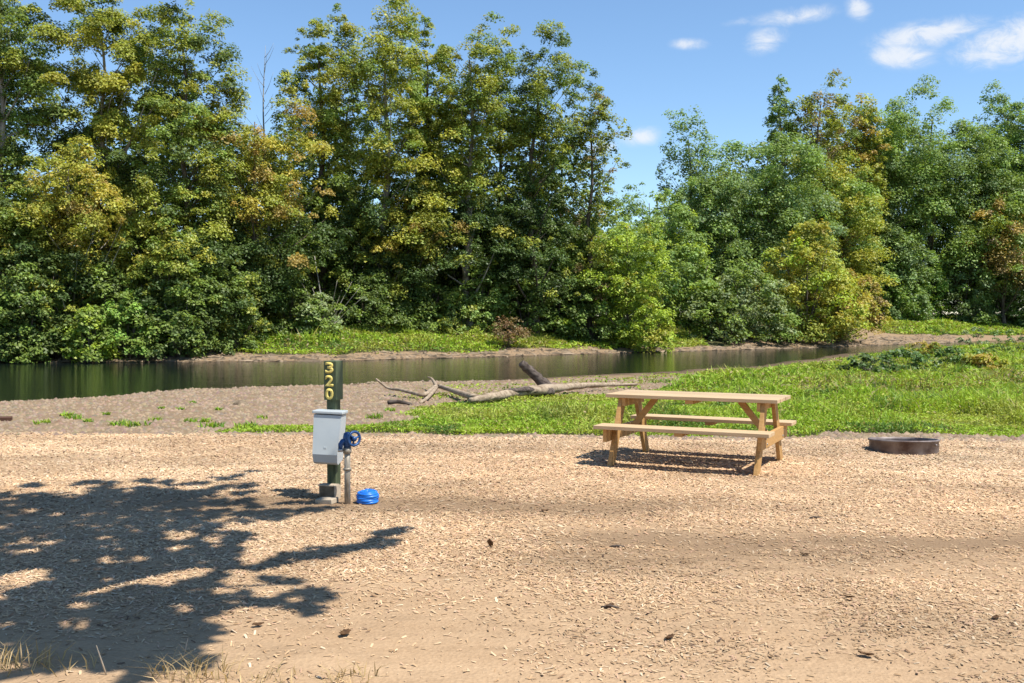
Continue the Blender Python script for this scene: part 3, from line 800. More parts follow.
px_plant(975, 120, 36, 96, 'tree', 'green tree tucked beside the biggest round tree', 'tree', GR, .05, 'oval', [FB, FG, DG], [3, 3, 1])
px_plant(1006, 84, 30, 103, 'tree', 'thin topped green tree rising near the photo edge', 'tree', GR, .1, 'column', [FG, FB], [3, 2], nl=.75, outl=.9)
px_plant(1050, 90, 50, 98, 'tree', 'large green tree at the right edge of the photo', 'tree', GR, .05, 'round', [FG, FB], [3, 2])
px_plant(1004, 185, 36, 93, 'tree', 'tree with rusty orange leaves near the photo edge', 'tree', GR, .25, 'round', [OR, BR, FG, OL], [3, 2, 3, 2])
px_plant(1140, 80, 70, 100, 'tree', 'large green tree outside the right edge', 'tree', GR, .05, 'round', [FG, FB], [3, 2], leaf=.6)
px_plant(-110, -20, 70, 58, 'tree', 'large dark tree outside the left edge', 'tree', GL, .05, 'oval', [DG, MG], [3, 2], leaf=.5)
px_plant(-190, 10, 70, 57, 'tree', 'broad dark tree further outside the left edge', 'tree', GL, .05, 'oval', [DG, MG, OL], [3, 2, 2], leaf=.5)
px_plant(-290, 0, 80, 57, 'tree', 'outermost tall tree on the left river bank', 'tree', GL, .05, 'oval', [OL, MG], [3, 2], leaf=.5)
px_plant(1250, 80, 80, 104, 'tree', 'outermost green tree on the right bank', 'tree', GR, .05, 'round', [FG, FB], [3, 2], leaf=.6)
for (u, top, hw, lab) in [(640, 215, 40, 'dark green tree far behind the gap of sky'), (700, 170, 45, 'dark green tree far behind the slender bluish tree'), (745, 140, 45, 'dark green tree far behind the dense rounded tree'), (800, 120, 45, 'dark green tree far behind the brownish thin tree'),
                     (862, 130, 45, 'dark green tree far behind the orange top'), (905, 120, 45, 'dark green tree far behind the biggest round tree'), (985, 120, 50, 'dark green tree far behind the rusty orange tree'), (1060, 120, 50, 'dark green tree far beyond the right edge tree')]:
    px_plant(u, top, hw, 118, 'tree', lab, 'tree', GB, .03, 'round', [DG, FB], [2, 2], leaf=.6, nl=.8)
for (u, top, hw, Y, nm, pal, w, lab) in [
        (806, 222, 48, 76, 'shrub', [OL, YO, BG, YE], [4, 3, 2, 1], 'big yellow bush at the bend of the river'), (748, 262, 46, 73, 'shrub', [GG, MG, FG], [4, 2, 2], 'grey green bush drooping over the water'),
        (838, 268, 34, 77.5, 'shrub', [YO, OR, BG], [3, 2, 2], 'orange tinged end of the bush thicket'), (688, 245, 40, 74, 'shrub', [FG, BG, MG], [4, 2, 2], 'fresh green bush left of the drooping grey green bush'),
        (716, 290, 34, 70.5, 'shrub', [MG, GG, DG], [3, 2, 2], 'low dull green bush leaning over the water'), (866, 275, 18, 84, 'shrub', [OR, YO, BR], [3, 3, 1], 'small rusty orange bush beside the gravel beach'),
        (930, 250, 16, 94, 'shrub', [VG, BG], [4, 1], 'light green vine draped sapling before dark trees'), (895, 235, 34, 92, 'shrub', [FG, FB, DG], [4, 3, 1], 'rounded green bush behind the gravel beach'),
        (962, 240, 30, 94, 'shrub', [FB, DG, FG], [3, 2, 2], 'dark green bush below the biggest round tree'), (1004, 248, 32, 95, 'shrub', [FB, FG], [3, 2], 'dark green bush below the rusty orange tree'), (1046, 240, 34, 94, 'shrub', [FG, FB], [3, 2], 'green bush at the right edge'),
        (905, 290, 20, 90, 'shrub', [FG, VG], [3, 2], 'low green bush close to the gravel beach'), (985, 300, 20, 97, 'shrub', [VG, FG], [2, 3], 'low fresh green bush under dark trees')]:
    px_plant(u, top, hw, Y, nm, lab, 'shrub', 'bushes around the river bend', .02, 'bush', pal, w, parts=('stem', 'foliage'))
# weedy clumps in the meadow
for (u, v, top, hw, pal, lab) in [(905, 378, 356, 30, [(.10, .17, .045), MG], 'dark grey green weed clump in the meadow'), (868, 372, 357, 24, [(.11, .17, .05), MG], 'smaller green weed clump beside the grey green one'),
                             (955, 370, 352, 26, [(.12, .2, .045), GG], 'leafy weed clump right of the grey green one'), (925, 360, 346, 22, [YE, (.34, .25, .05), OL], 'clump of yellow flowering weeds'), (985, 372, 358, 22, [(.40, .31, .05), YO, OL], 'orange yellow weed clump near the photo edge'),
                             (975, 348, 332, 20, [GG, (.1, .17, .08)], 'pale grey green bush at the head of the meadow'), (1010, 356, 336, 26, [(.12, .2, .05), BG], 'tall green weed clump at the photo edge')]:
    p = ground_px(u, v); _seed[0] += 1
    plant('weed_clump', lab, 'weeds', 'weed clumps in the meadow', p, (v - top) * 1.35 / F_PX * p[1], hw / F_PX * p[1], .03, 'bush', pal, [3] + [1] * (len(pal) - 1), .13, 1600, 34, .26, seed=_seed[0], parts=('stem', 'foliage'), trunk_r=.012, flat=.6)
# brown dead shrub
p = at_dist(508, 330, 62); p[2] = tz(p[0], p[1]); _seed[0] += 1
plant('dead_shrub', 'brown withered shrub standing on the grassy far bank', 'shrub', None, (p[0], p[1], p[2]), 2.0, 1.15, .15, 'bush', [(.24, .15, .075), (.20, .15, .06), (.16, .12, .05)], [3, 2, 1], .14, 1500, 30, .4, seed=_seed[0], parts=('stem', 'foliage'), trunk_r=.03)
# bare twigs above the golden orange tree
p = at_dist(266, 300, 66); p[2] = tz(p[0], p[1]); zt = at_dist(266, 45, 66)[2] - p[2]; T = Tubes(); rs = np.random.RandomState(9)
T.add(curve_pts([(0, 0, -.1), (.2, .1, zt * .4), (-.1, 0, zt * .75), (.05, .1, zt)], 5), np.linspace(.13, .008, 16), 7)
for j in range(14):
    f = .62 + .36 * j / 14; a = rs.rand() * 6.28; l = .6 + 1.5 * rs.rand() * (1.1 - f)
    T.add(curve_pts([(0, 0, zt * f), (np.cos(a) * l * .5, np.sin(a) * l * .5, zt * f + l * .6), (np.cos(a) * l, np.sin(a) * l, zt * f + l * 1.5)], 3), np.linspace(.02, .005, 7), 5)
o = T.build('dead_tree', M['pale_bark']); o.location = p; tag(o, 'bare grey dead treetop showing thinly above the golden orange tree', 'dead tree')
# pale bare branches
p = np.array([*at_dist(328, 330, 61.5)[:2], 0]); p[2] = tz(p[0], p[1]); T = Tubes()
rs = np.random.RandomState(4)
for j in range(11):
    a = rs.rand() * 6.28; h = 1.0 + 2.2 * rs.rand(); q = .8 + 1.6 * rs.rand()
    T.add(curve_pts([(0, 0, 0), (np.cos(a) * q * .5, np.sin(a) * q * .4, h * .55), (np.cos(a) * q, np.sin(a) * q * .7, h)], 3), np.linspace(.045, .010, 7), 5, True)
T.add(curve_pts([(0, -1.2, .6), (-.2, -1.4, 2.4), (-.55, -1.3, 4.6)], 3), np.linspace(.07, .02, 7), 5)
o = T.build('bare_branches', M['pale_bark']); o.location = p
tag(o, 'pale bare dead branches sticking up from the grey green shrub', 'dead branches')
# ------------------------------------------------------------------ shade tree beside the camera (throws the dappled shadow)
def shade_tree():
    rs = np.random.RandomState(77)
    base = np.array([-3.4, .6, 0.0])
    t = thing('shade_tree', 'large shade tree beside the site, casting the branch shadow on the wood chips', 'tree', base)
    # (photo u, v of the shade patch, half size u, v, height of the leaves)
    bl = [(10, 505, 45, 10, 6.4), (60, 500, 40, 9, 6.4), (100, 503, 40, 9, 6.2), (150, 500, 40, 8, 6.2), (195, 497, 28, 7, 6.2), (85, 484, 14, 3, 6.6), (208, 491, 16, 4, 6.3),
          (20, 530, 50, 12, 6.0), (80, 532, 45, 10, 6.0), (130, 528, 45, 10, 5.8), (185, 520, 36, 9, 5.8), (215, 514, 24, 6, 5.9), (250, 517, 28, 6, 5.8), (285, 511, 24, 4, 5.8), (318, 510, 14, 3, 5.8), (300, 503, 14, 3, 5.9), (300, 491, 16, 1.6, 6.1),
          (20, 560, 50, 9, 5.6), (75, 556, 40, 8, 5.6), (120, 550, 36, 7, 5.6), (170, 553, 40, 6, 5.5), (215, 548, 24, 5, 5.5), (225, 563, 24, 4, 5.4),
          (275, 562, 22, 4, 5.3), (305, 556, 24, 4.5, 5.3), (340, 549, 26, 4.5, 5.3), (362, 546, 22, 4.5, 5.3), (378, 542, 18, 6, 5.3), (386, 536, 14, 4, 5.3), (320, 553, 26, 5, 5.3), (288, 560, 26, 5, 5.3), (398, 532, 8, 2.5, 5.3), (255, 567, 12, 3, 5.3),
          (20, 592, 30, 7, 5.2), (60, 590, 28, 6, 5.2), (130, 596, 30, 4, 5.1), (170, 594, 30, 4, 5.0), (215, 596, 30, 5, 5.0), (255, 603, 30, 4, 5.0), (295, 606, 22, 4, 5.0), (305, 593, 20, 3.5, 5.0), (275, 580, 26, 2.5, 5.1), (320, 597, 8, 2, 5.0),
          (15, 622, 40, 8, 4.9), (70, 628, 40, 8, 4.8), (120, 622, 35, 8, 4.8), (165, 628, 30, 8, 4.8), (205, 632, 22, 5, 4.8), (135, 606, 25, 4, 4.9),
          (60, 645, 30, 6, 4.7), (105, 652, 40, 8, 4.6), (150, 655, 30, 9, 4.6), (190, 660, 22, 4, 4.6), (165, 645, 22, 6, 4.6)]
    for v in range(490, 580, 10):
        for u in range(-50, 226, 22):
            if rs.rand() < (.52 if u > 40 else .36) and not (abs(u - 150) < 26 and abs(v - 536) < 4): bl.append((u + rs.randint(-8, 9), v + rs.randint(-4, 5), 20, 8, 6.4 - (v - 490) * .011))
    for v in range(586, 660, 10):
        for u in range(-50, 200, 22):
            if rs.rand() < (.32 if v < 616 else .62) and (v < 640 or u > 30): bl.append((u + rs.randint(-8, 9), v + rs.randint(-4, 5), 20, 7.5, 5.2 - (v - 586) * .007))
    for _ in range(130):
        u = rs.randint(-40, 262); v = rs.randint(482, 664)
        if v > 575 and u > 215: continue
        bl.append((u, v, 6, 2.2, 6.4 - (v - 482) * .0095))
    cen, sz, cnt = [], [], []
    for (u, v, a, b, z) in bl:
        d = ray(u, v); Y = EYE * d[1] / -d[2]; X = d[0] / d[1] * Y
        sx = a / F_PX * Y; sy = b / 2 * Y * Y / (EYE * F_PX) * (3.3 if b >= 7 else 2.1)
        n = max(4, int(sx * sy * 60))
        for _ in range(n):
            q = rs.normal(size=2) * .48
            zz = z + (rs.rand() - .5) * .5
            cen.append((X + q[0] * sx - SHX * zz, Y + q[1] * sy - SHY * zz, zz)); s_ = min(.20, .3 * min(sx, sy) + .05); sz.append(s_)
            cnt.append(int(16 + 560 * s_ * s_))
    cen = np.array(cen); sz = np.array(sz); cnt = np.array(cnt)
    global R
    sv = R; R = rs
    leaf_mesh('crown', cen - base, sz, cnt, np.tile(np.array([.06, .11, .02]), (len(cen), 1)), .105, t, up=.9, flat=.6)
    R = sv
    T = Tubes()
    T.add(curve_pts([(0, 0, -.2), (.05, .05, 1.5), (.25, .3, 3.0), (.5, .5, 4.3)], 4), np.linspace(.34, .2, 13), 12, True, .06)
    fork = np.array([.5, .5, 4.3])
    limbs = [[(40, 520), (150, 512), (250, 514), (322, 506)], [(40, 560), (180, 565), (262, 565), (330, 550), (390, 538)], [(60, 600), (170, 598), (255, 604), (322, 594)], [(60, 505), (150, 498), (210, 492)], [(30, 640), (120, 640), (190, 640)], [(60, 660), (140, 664), (205, 664)], [(160, 570), (200, 585), (300, 582)]]
    for li, L in enumerate(limbs):
        P = [fork]
        for (u, v) in L:
            d = ray(u, v); Y = EYE * d[1] / -d[2]; X = d[0] / d[1] * Y
            z = 4.4 + (683 - v) / 683 * 5.8
            P.append(np.array([X - SHX * z, Y - SHY * z, z - .12]) - base)
        C = curve_pts(P, 4); T.add(C, np.linspace(.085, .008, len(C)) ** 1.0, 7, True, .06, li)
    T.build('trunk', M['bark'], t)


shade_tree()

# ------------------------------------------------------------------ picnic table
def picnic_table():
    t = thing('picnic_table', 'new pale pine picnic table with attached benches on the wood chips', 'table', (2.02, 10.83, tz(2.02, 10.83) - .005), math.radians(-26))
    bm = bmesh.new(); n = 5; wd = .138
    for i in range(n):
        box_bm(bm, (0.004 * (i % 2), (i - 2) * (wd + .007), .735), (1.86, wd, .038))
    bm_obj('tabletop', bm, M['pine_top'], t, .004)
    for s in (-1, 1):
        bm = bmesh.new()
        for k in (-.5, .5): box_bm(bm, (0, s * .60 + k * .145, .425), (1.85, .138, .038))
        bm_obj('seat', bm, M['pine_top'], t, .004)
    W = .775
    for sx in (-1, 1):
        for sy in (-1, 1):
            a = Vector((sx * W, sy * .60, 0)); b = Vector((sx * W, sy * .235, .714))
            d = b - a; ang = math.atan2(-d.y, d.z)
            bm = bmesh.new()
            bmesh.ops.create_cube(bm, size=1, matrix=Matrix.Diagonal((.042, .125, d.length + .12, 1)))
            rot = Matrix.Rotation(ang, 4, 'X'); bmesh.ops.transform(bm, matrix=Matrix.Translation((a + b) / 2) @ rot, verts=bm.verts)
            bmesh.ops.bisect_plane(bm, geom=bm.verts[:] + bm.edges[:] + bm.faces[:], plane_co=(0, 0, .0), plane_no=(0, 0, -1), clear_outer=True)
            bmesh.ops.bisect_plane(bm, geom=bm.verts[:] + bm.edges[:] + bm.faces[:], plane_co=(0, 0, .714), plane_no=(0, 0, 1), clear_outer=True)
            bmesh.ops.holes_fill(bm, edges=bm.edges)
            bm_obj('leg', bm, M['pine'], t, .003)
        # beam that carries the two seats, bolted outside the legs
        bm = bmesh.new(); box_bm(bm, (sx * (W + .043), 0, .335), (.040, 1.36, .138)); bo = bm_obj('seat_beam', bm, M['pine'], t, .004)
        for y in (-.47, -.41, .41, .47):
            T = Tubes(); T.add([(sx * (W + .062), y, .335 + (abs(y) - .44)), (sx * (W + .070), y, .335 + (abs(y) - .44))], [.011, .011], 8)
            T.build('bolt', M['bolt'], bo)
        bm = bmesh.new(); box_bm(bm, (sx * (W - .043), 0, .668), (.040, .66, .088)); bm_obj('top_beam', bm, M['pine'], t, .004)
        bm = bmesh.new()
        a = Vector((sx * (W - .03), 0, .36)); b = Vector((sx * .47, 0, .70)); d = b - a
        bmesh.ops.create_cube(bm, size=1, matrix=Matrix.Translation((a + b) / 2) @ Matrix.Rotation(math.atan2(d.x, d.z), 4, 'Y') @ Matrix.Diagonal((.066, .038, d.length, 1)))
        bm_obj('brace', bm, M['pine'], t, .003)
    bm = bmesh.new(); box_bm(bm, (0, 0, .694), (.088, .66, .038)); bm_obj('batten', bm, M['pine'], t, .003)
    for s in (-1, 1):
        bm = bmesh.new(); box_bm(bm, (0, s * .60, .387), (.088, .25, .034)); bm_obj('seat_batten', bm, M['pine'], t, .003)


picnic_table()

# ------------------------------------------------------------------ hookup post with number 320
def digit(ch, parent, loc, w, h):
    cu = bpy.data.curves.new('digit', 'FONT'); cu.body = ch; cu.size = 1; cu.extrude = .0; cu.offset = .035
    o = bpy.data.objects.new('digit', cu); COL.objects.link(o)
    bpy.context.view_layer.update()
    me = bpy.data.meshes.new_from_object(o.evaluated_get(bpy.context.evaluated_depsgraph_get()))
    bpy.data.objects.remove(o)
    bm = bmesh.new(); bm.from_mesh(me)
    xs = [v.co.x for v in bm.verts]; ys = [v.co.y for v in bm.verts]
    for v in bm.verts:
        v.co = Vector(((v.co.x - (min(xs) + max(xs)) / 2) / (max(xs) - min(xs)) * w, 0, (v.co.y - (min(ys) + max(ys)) / 2) / (max(ys) - min(ys)) * h))
    r = bmesh.ops.extrude_face_region(bm, geom=bm.faces[:])
    bmesh.ops.translate(bm, verts=[v for v in r['geom'] if isinstance(v, bmesh.types.BMVert)], vec=(0, -.004, 0))
    d = bm_obj('digit', bm, M['yellow'], parent); d.location = loc
    return d


def hookup_post():
    p = ground_px(334, 497); D = p[1]; k = D / F_PX
    t = thing('hookup_post', 'dark green campsite post with yellow number 320 and a pale grey electrical box', 'post', (p[0], p[1], p[2]), math.radians(-20))
    H = (497 - 360) * k
    bm = bmesh.new(); box_bm(bm, (0, 0, H * .42 - .1), (.088, .088, H * .84 + .2)); bm_obj('post', bm, M['post_green'], t, .006)
    sh = 39 * k
    bm = bmesh.new(); box_bm(bm, (0, 0, H - sh / 2), (.122, .122, sh)); sg = bm_obj('number_sign', bm, M['sign_green'], t, .006)
    for i, ch in enumerate('320'):
        digit(ch, sg, (-.004, -.063, H - sh * (.5 + i * 1.0) / 3 - .002), 0.080, sh / 3 * .86)
    # electrical box: hooded cover, sloping front, on the front face
    zt = (497 - 409) * k; zb = (497 - 461) * k
    prof_ = [(-.05, zb + .03), (-.05, zt - .025), (-.185, zt - .03), (-.235, zb + .09), (-.215, zb + .02), (-.18, zb)]
    bm = bmesh.new(); hw_t, hw_b = .125, .105
    vs = []
    for s in (-1, 1):
        vs.append([bm.verts.new((s * (hw_b + (hw_t - hw_b) * (z - zb) / (zt - zb)), y, z)) for (y, z) in prof_])
    bm.faces.new(vs[0]); bm.faces.new(vs[1][::-1])
    for i in range(len(prof_)):
        j = (i + 1) % len(prof_); bm.faces.new((vs[0][i], vs[1][i], vs[1][j], vs[0][j]))
    bx = bm_obj('electrical_box', bm, M['box_grey'], t, .009, False, 3); bx.location = (-.02, 0, 0); bx.rotation_euler = (0, math.radians(2), math.radians(12))
    bm = bmesh.new(); box_bm(bm, (0, -.118, zt - .008), (.272, .16, .026)); bm_obj('lid', bm, M['box_grey'], bx, .008, False, 3)
    bm = bmesh.new(); box_bm(bm, (0.0, -.222, zb + .13), (.028, .014, .05)); bm_obj('latch', bm, M['box_grey'], bx, .003)
    # low box round the foot of the post
    bm = bmesh.new(); box_bm(bm, (0.0, -.085, .05), (.155, .075, .13)); bb = bm_obj('base_box', bm, M['base_box'], t, .004)
    bm = bmesh.new(); box_bm(bm, (.0865, -.09, .052), (.012, .095, .14)); box_bm(bm, (0, -.09, .122), (.158, .095, .012)); bm_obj('edge_trim', bm, M['pale_board'], bb, .002)
    p2 = ground_px(327, 503)
    bm = bmesh.new(); box_bm(bm, (0, 0, .02), (.17, .11, .045)); o = bm_obj('paver_block', bm, M['pale_board'], None, .008)
    o.location = (p2[0], p2[1], p2[2]); o.rotation_euler = (0.05, -.06, math.radians(-24)); tag(o, 'pale paver block lying at the foot of the green post', 'block')


hookup_post()


def hydrant():
    p = ground_px(347.5, 504); k = p[1] / F_PX
    t = thing('water_hydrant', 'water standpipe with blue valve and round blue hand wheel beside the green post', 'hydrant', p, math.radians(28))
    zt = (504 - 447) * k
    T = Tubes(); T.add([(0, 0, -.1), (0, 0, zt * .5), (0.0, 0, zt)], [.026, .026, .026], 12)
    T.add([(0, 0, zt * .60), (0, 0, zt * .64)], [.034, .034], 12); T.add([(0, 0, zt - .05), (0, 0, zt)], [.036, .036], 12); T.build('pipe', M['pipe'], t)
    T = Tubes(); T.add([(0, 0, zt), (0, 0, zt + .03), (0, 0, zt + .08), (0, 0, zt + .12), (0, 0, zt + .13)], [.03, .036, .038, .03, .016], 14)
    T.add([(-.01, 0, zt + .06), (-.045, -.01, zt + .055), (-.062, -.012, zt + .03), (-.064, -.012, zt - .005)], [.022, .022, .022, .019], 10)
    T.add([(0, 0, zt + .06), (.075, -.012, zt + .07)], [.018, .014], 10); T.build('valve', M['blue_iron'], t)
    T = Tubes()
    a = np.linspace(0, 2 * PI, 25); c = np.array([.05, -.03, zt + .075]); r = .058
    ring = np.stack([c[0] + np.cos(a) * r, c[1] + np.cos(a) * .02, c[2] + np.sin(a) * r], -1)
    T.add(ring, np.full(25, .0115), 8, False)
    for q in (.3, 2.4, 4.5): T.add([c, (c[0] + np.cos(q) * r, c[1] + np.cos(q) * .02, c[2] + np.sin(q) * r)], [.009, .009], 6)
    T.add([c + [0, -.02, 0], c + [0, .02, 0]], [.02, .02], 10)
    T.build('hand_wheel', M['blue_iron'], t)
    T = Tubes(); T.add([(-.064, -.012, zt - .005), (-.064, -.012, zt - .03)], [.022, .022], 10); T.build('spout_collar', M['bolt'], t)


hydrant()


def hose_coil():
    p = ground_px(367.5, 503)
    T = Tubes(); a = np.linspace(0, 2 * PI * 5.0, 180)
    wob = .003 * np.sin(a * 2.3)
    r = .083 + wob - .012 * np.clip((a / a[-1] - .8) / .2, 0, 1)
    z = .011 + a / a[-1] * .085
    P = np.stack([np.cos(a + 2) * r, np.sin(a + 2) * r, z], -1)
    T.add(P, np.full(180, .0125), 8)
    a2 = np.linspace(0, 2 * PI * 3.0, 70); P2 = np.stack([np.cos(a2) * (.064 - a2 * .0022), np.sin(a2) * (.064 - a2 * .0022), np.full(70, .092)], -1)
    T.add(P2, np.full(70, .0125), 8)
    o = T.build('hose_coil', M['blue']); o.location = p; o.rotation_euler = (.05, .04, 0)
    tag(o, 'small bright blue coil of hose on the ground beside the standpipe', 'hose')


hose_coil()

# ------------------------------------------------------------------ fire ring
def fire_ring():
    a = ground_px(905, 455.5); r = 33 / F_PX * (a[1] + .3)
    c = np.array([(905 - CX) / F_PX * (a[1] + r), a[1] + r, 0]); c[2] = tz(c[0], c[1])
    t = thing('fire_ring', 'low rusty steel fire ring sunk in the ground before the meadow', 'fire ring', c)
    t.rotation_euler = (math.radians(-3.5), 0, 0)
    n = 48; ang = np.arange(n) / n * 2 * PI
    h = .145; ri = r - .012
    rings = [(r, -.06), (r, h - .02), (r + .012, h - .02), (r + .014, h), (ri - .004, h), (ri, h - .03), (ri, -.06)]
    V = np.concatenate([np.stack([np.cos(ang) * q, np.sin(ang) * q, np.full(n, z)], -1) for q, z in rings])
    k = np.arange(n); k2 = (k + 1) % n
    Fq = np.concatenate([np.stack([i * n + k, i * n + k2, (i + 1) * n + k2, (i + 1) * n + k], 1) for i in range(len(rings) - 1)])
    np_mesh('steel_ring', V, Fq, M['rust'], t)
    bm = bmesh.new(); bmesh.ops.create_grid(bm, x_segments=22, y_segments=22, size=ri)
    for v in list(bm.verts):
        q = math.hypot(v.co.x, v.co.y)
        if q > ri * .99: v.co.xy *= ri * .99 / q
        v.co.z = .02 + .04 * float(vnoise(v.co.x + 5, v.co.y + 5, .15, 3))
    bm_obj('ash_bed', bm, M['ash'], t)
    T = Tubes(); q = -.9
    T.add([(math.cos(q) * (r + .01), math.sin(q) * (r + .01), .09), (math.cos(q) * (r + .025), math.sin(q) * (r + .025), .09)], [.014, .014], 8)
    T.build('rivet', M['rust'], t)


fire_ring()

# ------------------------------------------------------------------ driftwood log
def driftwood():
    base = ground_px(545, 396)
    t = thing('driftwood_log', 'long bleached driftwood trunk with a raised broken stub lying at the meadow edge', 'log', base)

    def P(lst, lift=0.0):
        out = []
        for (u, v, hgt) in lst:
            g = ground_px(u, v); out.append(g + [0, 0, hgt + lift] - base)
        return out
    T = Tubes()
    C = curve_pts(P([(636, 388, .10), (600, 391, .17), (570, 394, .18), (548, 397, .18), (520, 400, .17), (492, 403, .13), (470, 404.5, .09)]), 5)
    T.add(C, np.interp(np.linspace(0, 1, len(C)), [0, .25, .55, .8, 1], [.045, .075, .11, .09, .045]), 10, True, .24, 3); T.build('trunk', M['drift'], t)
    D = base[1]
    T = Tubes(); s = at_dist(551, 391, D) - base
    C = curve_pts([s, at_dist(540, 380, D - .1) - base, at_dist(527, 368, D - .2) - base, at_dist(521, 363, D - .25) - base], 5)
    T.add(C, np.interp(np.linspace(0, 1, len(C)), [0, .3, .9, 1], [.17, .12, .10, .08]), 10, True, .16, 5); T.build('broken_stub', M['drift_dark'], t)
    T = Tubes(); T.add(curve_pts(P([(552, 397, .1), (530, 399, .2), (505, 401, .22)]), 5), np.linspace(.11, .04, 11), 8, True, .2, 9); T.build('torn_root', M['drift_dark'], t)
    T = Tubes()
    C = curve_pts(P([(485, 403, .08), (470, 402, .12), (455, 398, .15), (437, 395, .22), (425, 399, .10), (412, 398, .12), (400, 397, .17)]) + [at_dist(388, 388, D - .3) - base, at_dist(376, 379, D - .4) - base], 5)
    T.add(C, np.interp(np.linspace(0, 1, len(C)), [0, .4, .8, 1], [.07, .055, .035, .024]), 8, True, .12, 6)
    C = curve_pts(P([(437, 395, .2), (432, 391, .34), (428, 389, .36)]), 4); T.add(C, np.linspace(.05, .02, len(C)), 7, True, .1, 2)
    C = curve_pts(P([(437, 395, .2), (428, 401, .08), (420, 404, .02)]), 4); T.add(C, np.linspace(.05, .03, len(C)), 7, True, .1, 2)
    T.build('branch', M['drift'], t)
    T = Tubes(); a = ground_px(388, 405); b = ground_px(412, 406); c = (a + b) / 2
    T.add(curve_pts([a - c + [0, 0, .05], [0, 0, .07], b - c + [0, 0, .03]], 4), np.linspace(.05, .03, 9), 7, True, .15, 1)
    o = T.build('dark_branch', M['drift_dark']); o.location = c; tag(o, 'dark broken branch on the gravel below the bleached log', 'branch')


driftwood()
# weathered plank on the gravel bar
a = ground_px(-14, 421); b = ground_px(12, 420.5); c = (a + b) / 2; d = b - a
bm = bmesh.new(); box_bm(bm, (0, 0, .03), (np.linalg.norm(d[:2]), .16, .06)); o = bm_obj('plank', bm, M['red_wood'], None, .006)
o.location = c; o.rotation_euler = (.05, .02, math.atan2(d[1], d[0])); tag(o, 'dark red brown plank lying on the gravel bar', 'plank')
# stones on the bar
for (u, v, s, lab) in [(241, 404.5, .16, 'flat brown stone on the bare gravel bar'), (236, 402, .08, 'small stone next to the flat brown stone')]:
    p = ground_px(u, v); bm = bmesh.new(); bmesh.ops.create_icosphere(bm, subdivisions=2, radius=s)
    for q in bm.verts: q.co = q.co * (1 + .25 * (float(vnoise(q.co.x * 9 + 3, q.co.y * 9 + q.co.z * 7, 1, 2)) - .5)); q.co.z *= .5
    o = bm_obj('stone', bm, M['base_box'], None, 0, True); o.location = p; tag(o, lab, 'stone')

# ------------------------------------------------------------------ dead leaves and twigs on the chips
def dead_leaf(u, v, s, label, stand=0.0, group=None):
    s *= .62
    p = ground_px(u, v); rs = np.random.RandomState(int(u * 7 + v))
    nu, nv = 7, 5; P = []
    for i in range(nu):
        for j in range(nv):
            x = i / (nu - 1) * 2 - 1; y = j / (nv - 1) * 2 - 1
            wdt = (1 - x * x) ** .6 * .55 * (1 + .25 * math.sin(x * 7)) + .02
            P.append((x * s, y * wdt * s, (.35 * y * y * wdt + .25 * x * x + .08 * math.sin(5 * x + 3 * y)) * s))
    V = np.array(P); ix = np.arange(nu * nv).reshape(nu, nv)
    Q = np.stack([ix[:-1, :-1], ix[1:, :-1], ix[1:, 1:], ix[:-1, 1:]], -1).reshape(-1, 4)
    o = np_mesh('dead_leaf', V, Q, M['dead_leaf'], None, None, True)
    o.location = p + [0, 0, .012 + s * .5 * stand]; o.rotation_euler = (rs.rand() * .5 - .2, -stand * 1.1, rs.rand() * 6.28)
    so = o.modifiers.new('thick', 'SOLIDIFY'); so.thickness = .0015
    tag(o, label, 'dead leaf', group)


dead_leaf(490, 548, .06, 'dark curled dead leaf standing up on bare soil', 1.0)
for (u, v, s) in [(805, 556, .05), (849, 599, .05), (610, 608, .05), (670, 640, .06), (996, 620, .05), (866, 657, .06), (345, 636, .07), (258, 627, .05), (545, 512, .05)]:
    dead_leaf(u, v, s, 'small flat dead leaf lying on the pale wood chips', 0, 'dead leaves scattered over the wood chips')
for (u, v, l, yaw, lab) in [(617, 548, .11, .05, 'short dark twig on bare soil beside the worn track'), (610, 609, .1, -.1, 'short dark twig in front of the worn track'), (815, 519, .1, .1, 'short twig on the chips behind the worn track')]:
    p = ground_px(u, v); T = Tubes(); T.add([(-l / 2, 0, .008), (0, .01, .014), (l / 2, -.005, .01)], [.006, .008, .005], 6, True, .1)
    o = T.build('twig', M['drift_dark']); o.location = p; o.rotation_euler = (0, 0, yaw); tag(o, lab, 'twig')

# ------------------------------------------------------------------ sky, sun, camera
w = bpy.data.worlds.new('World'); scene.world = w; w.use_nodes = True
nt = w.node_tree; nt.nodes.clear()
out = nt.nodes.new('ShaderNodeOutputWorld'); bg = nt.nodes.new('ShaderNodeBackground'); nt.links.new(bg.outputs[0], out.inputs[0])
sky = nt.nodes.new('ShaderNodeTexSky'); sky.sky_type = 'NISHITA'; sky.sun_disc = False
sky.sun_elevation = SUN_EL; sky.sun_rotation = math.atan2(SUN_H[0], SUN_H[1])
sky.altitude = 600; sky.air_density = 1.0; sky.dust_density = 0.0; sky.ozone_density = 4.0
tc = nt.nodes.new('ShaderNodeTexCoord')
sx = nt.nodes.new('ShaderNodeSeparateXYZ'); nt.links.new(tc.outputs['Generated'], sx.inputs[0])
yy = math_node(nt, 'MAXIMUM', sx.outputs[1], .05)
U = math_node(nt, 'DIVIDE', sx.outputs[0], yy); V_ = math_node(nt, 'DIVIDE', sx.outputs[2], yy)
cmb = nt.nodes.new('ShaderNodeCombineXYZ'); nt.links.new(U, cmb.inputs[0]); nt.links.new(math_node(nt, 'MULTIPLY', V_, 1.8), cmb.inputs[1])
nz = noise_node(nt, 30, 8, .68, cmb.outputs[0], .6)
nz2 = noise_node(nt, 9, 4, .6, cmb.outputs[0])
tot = None
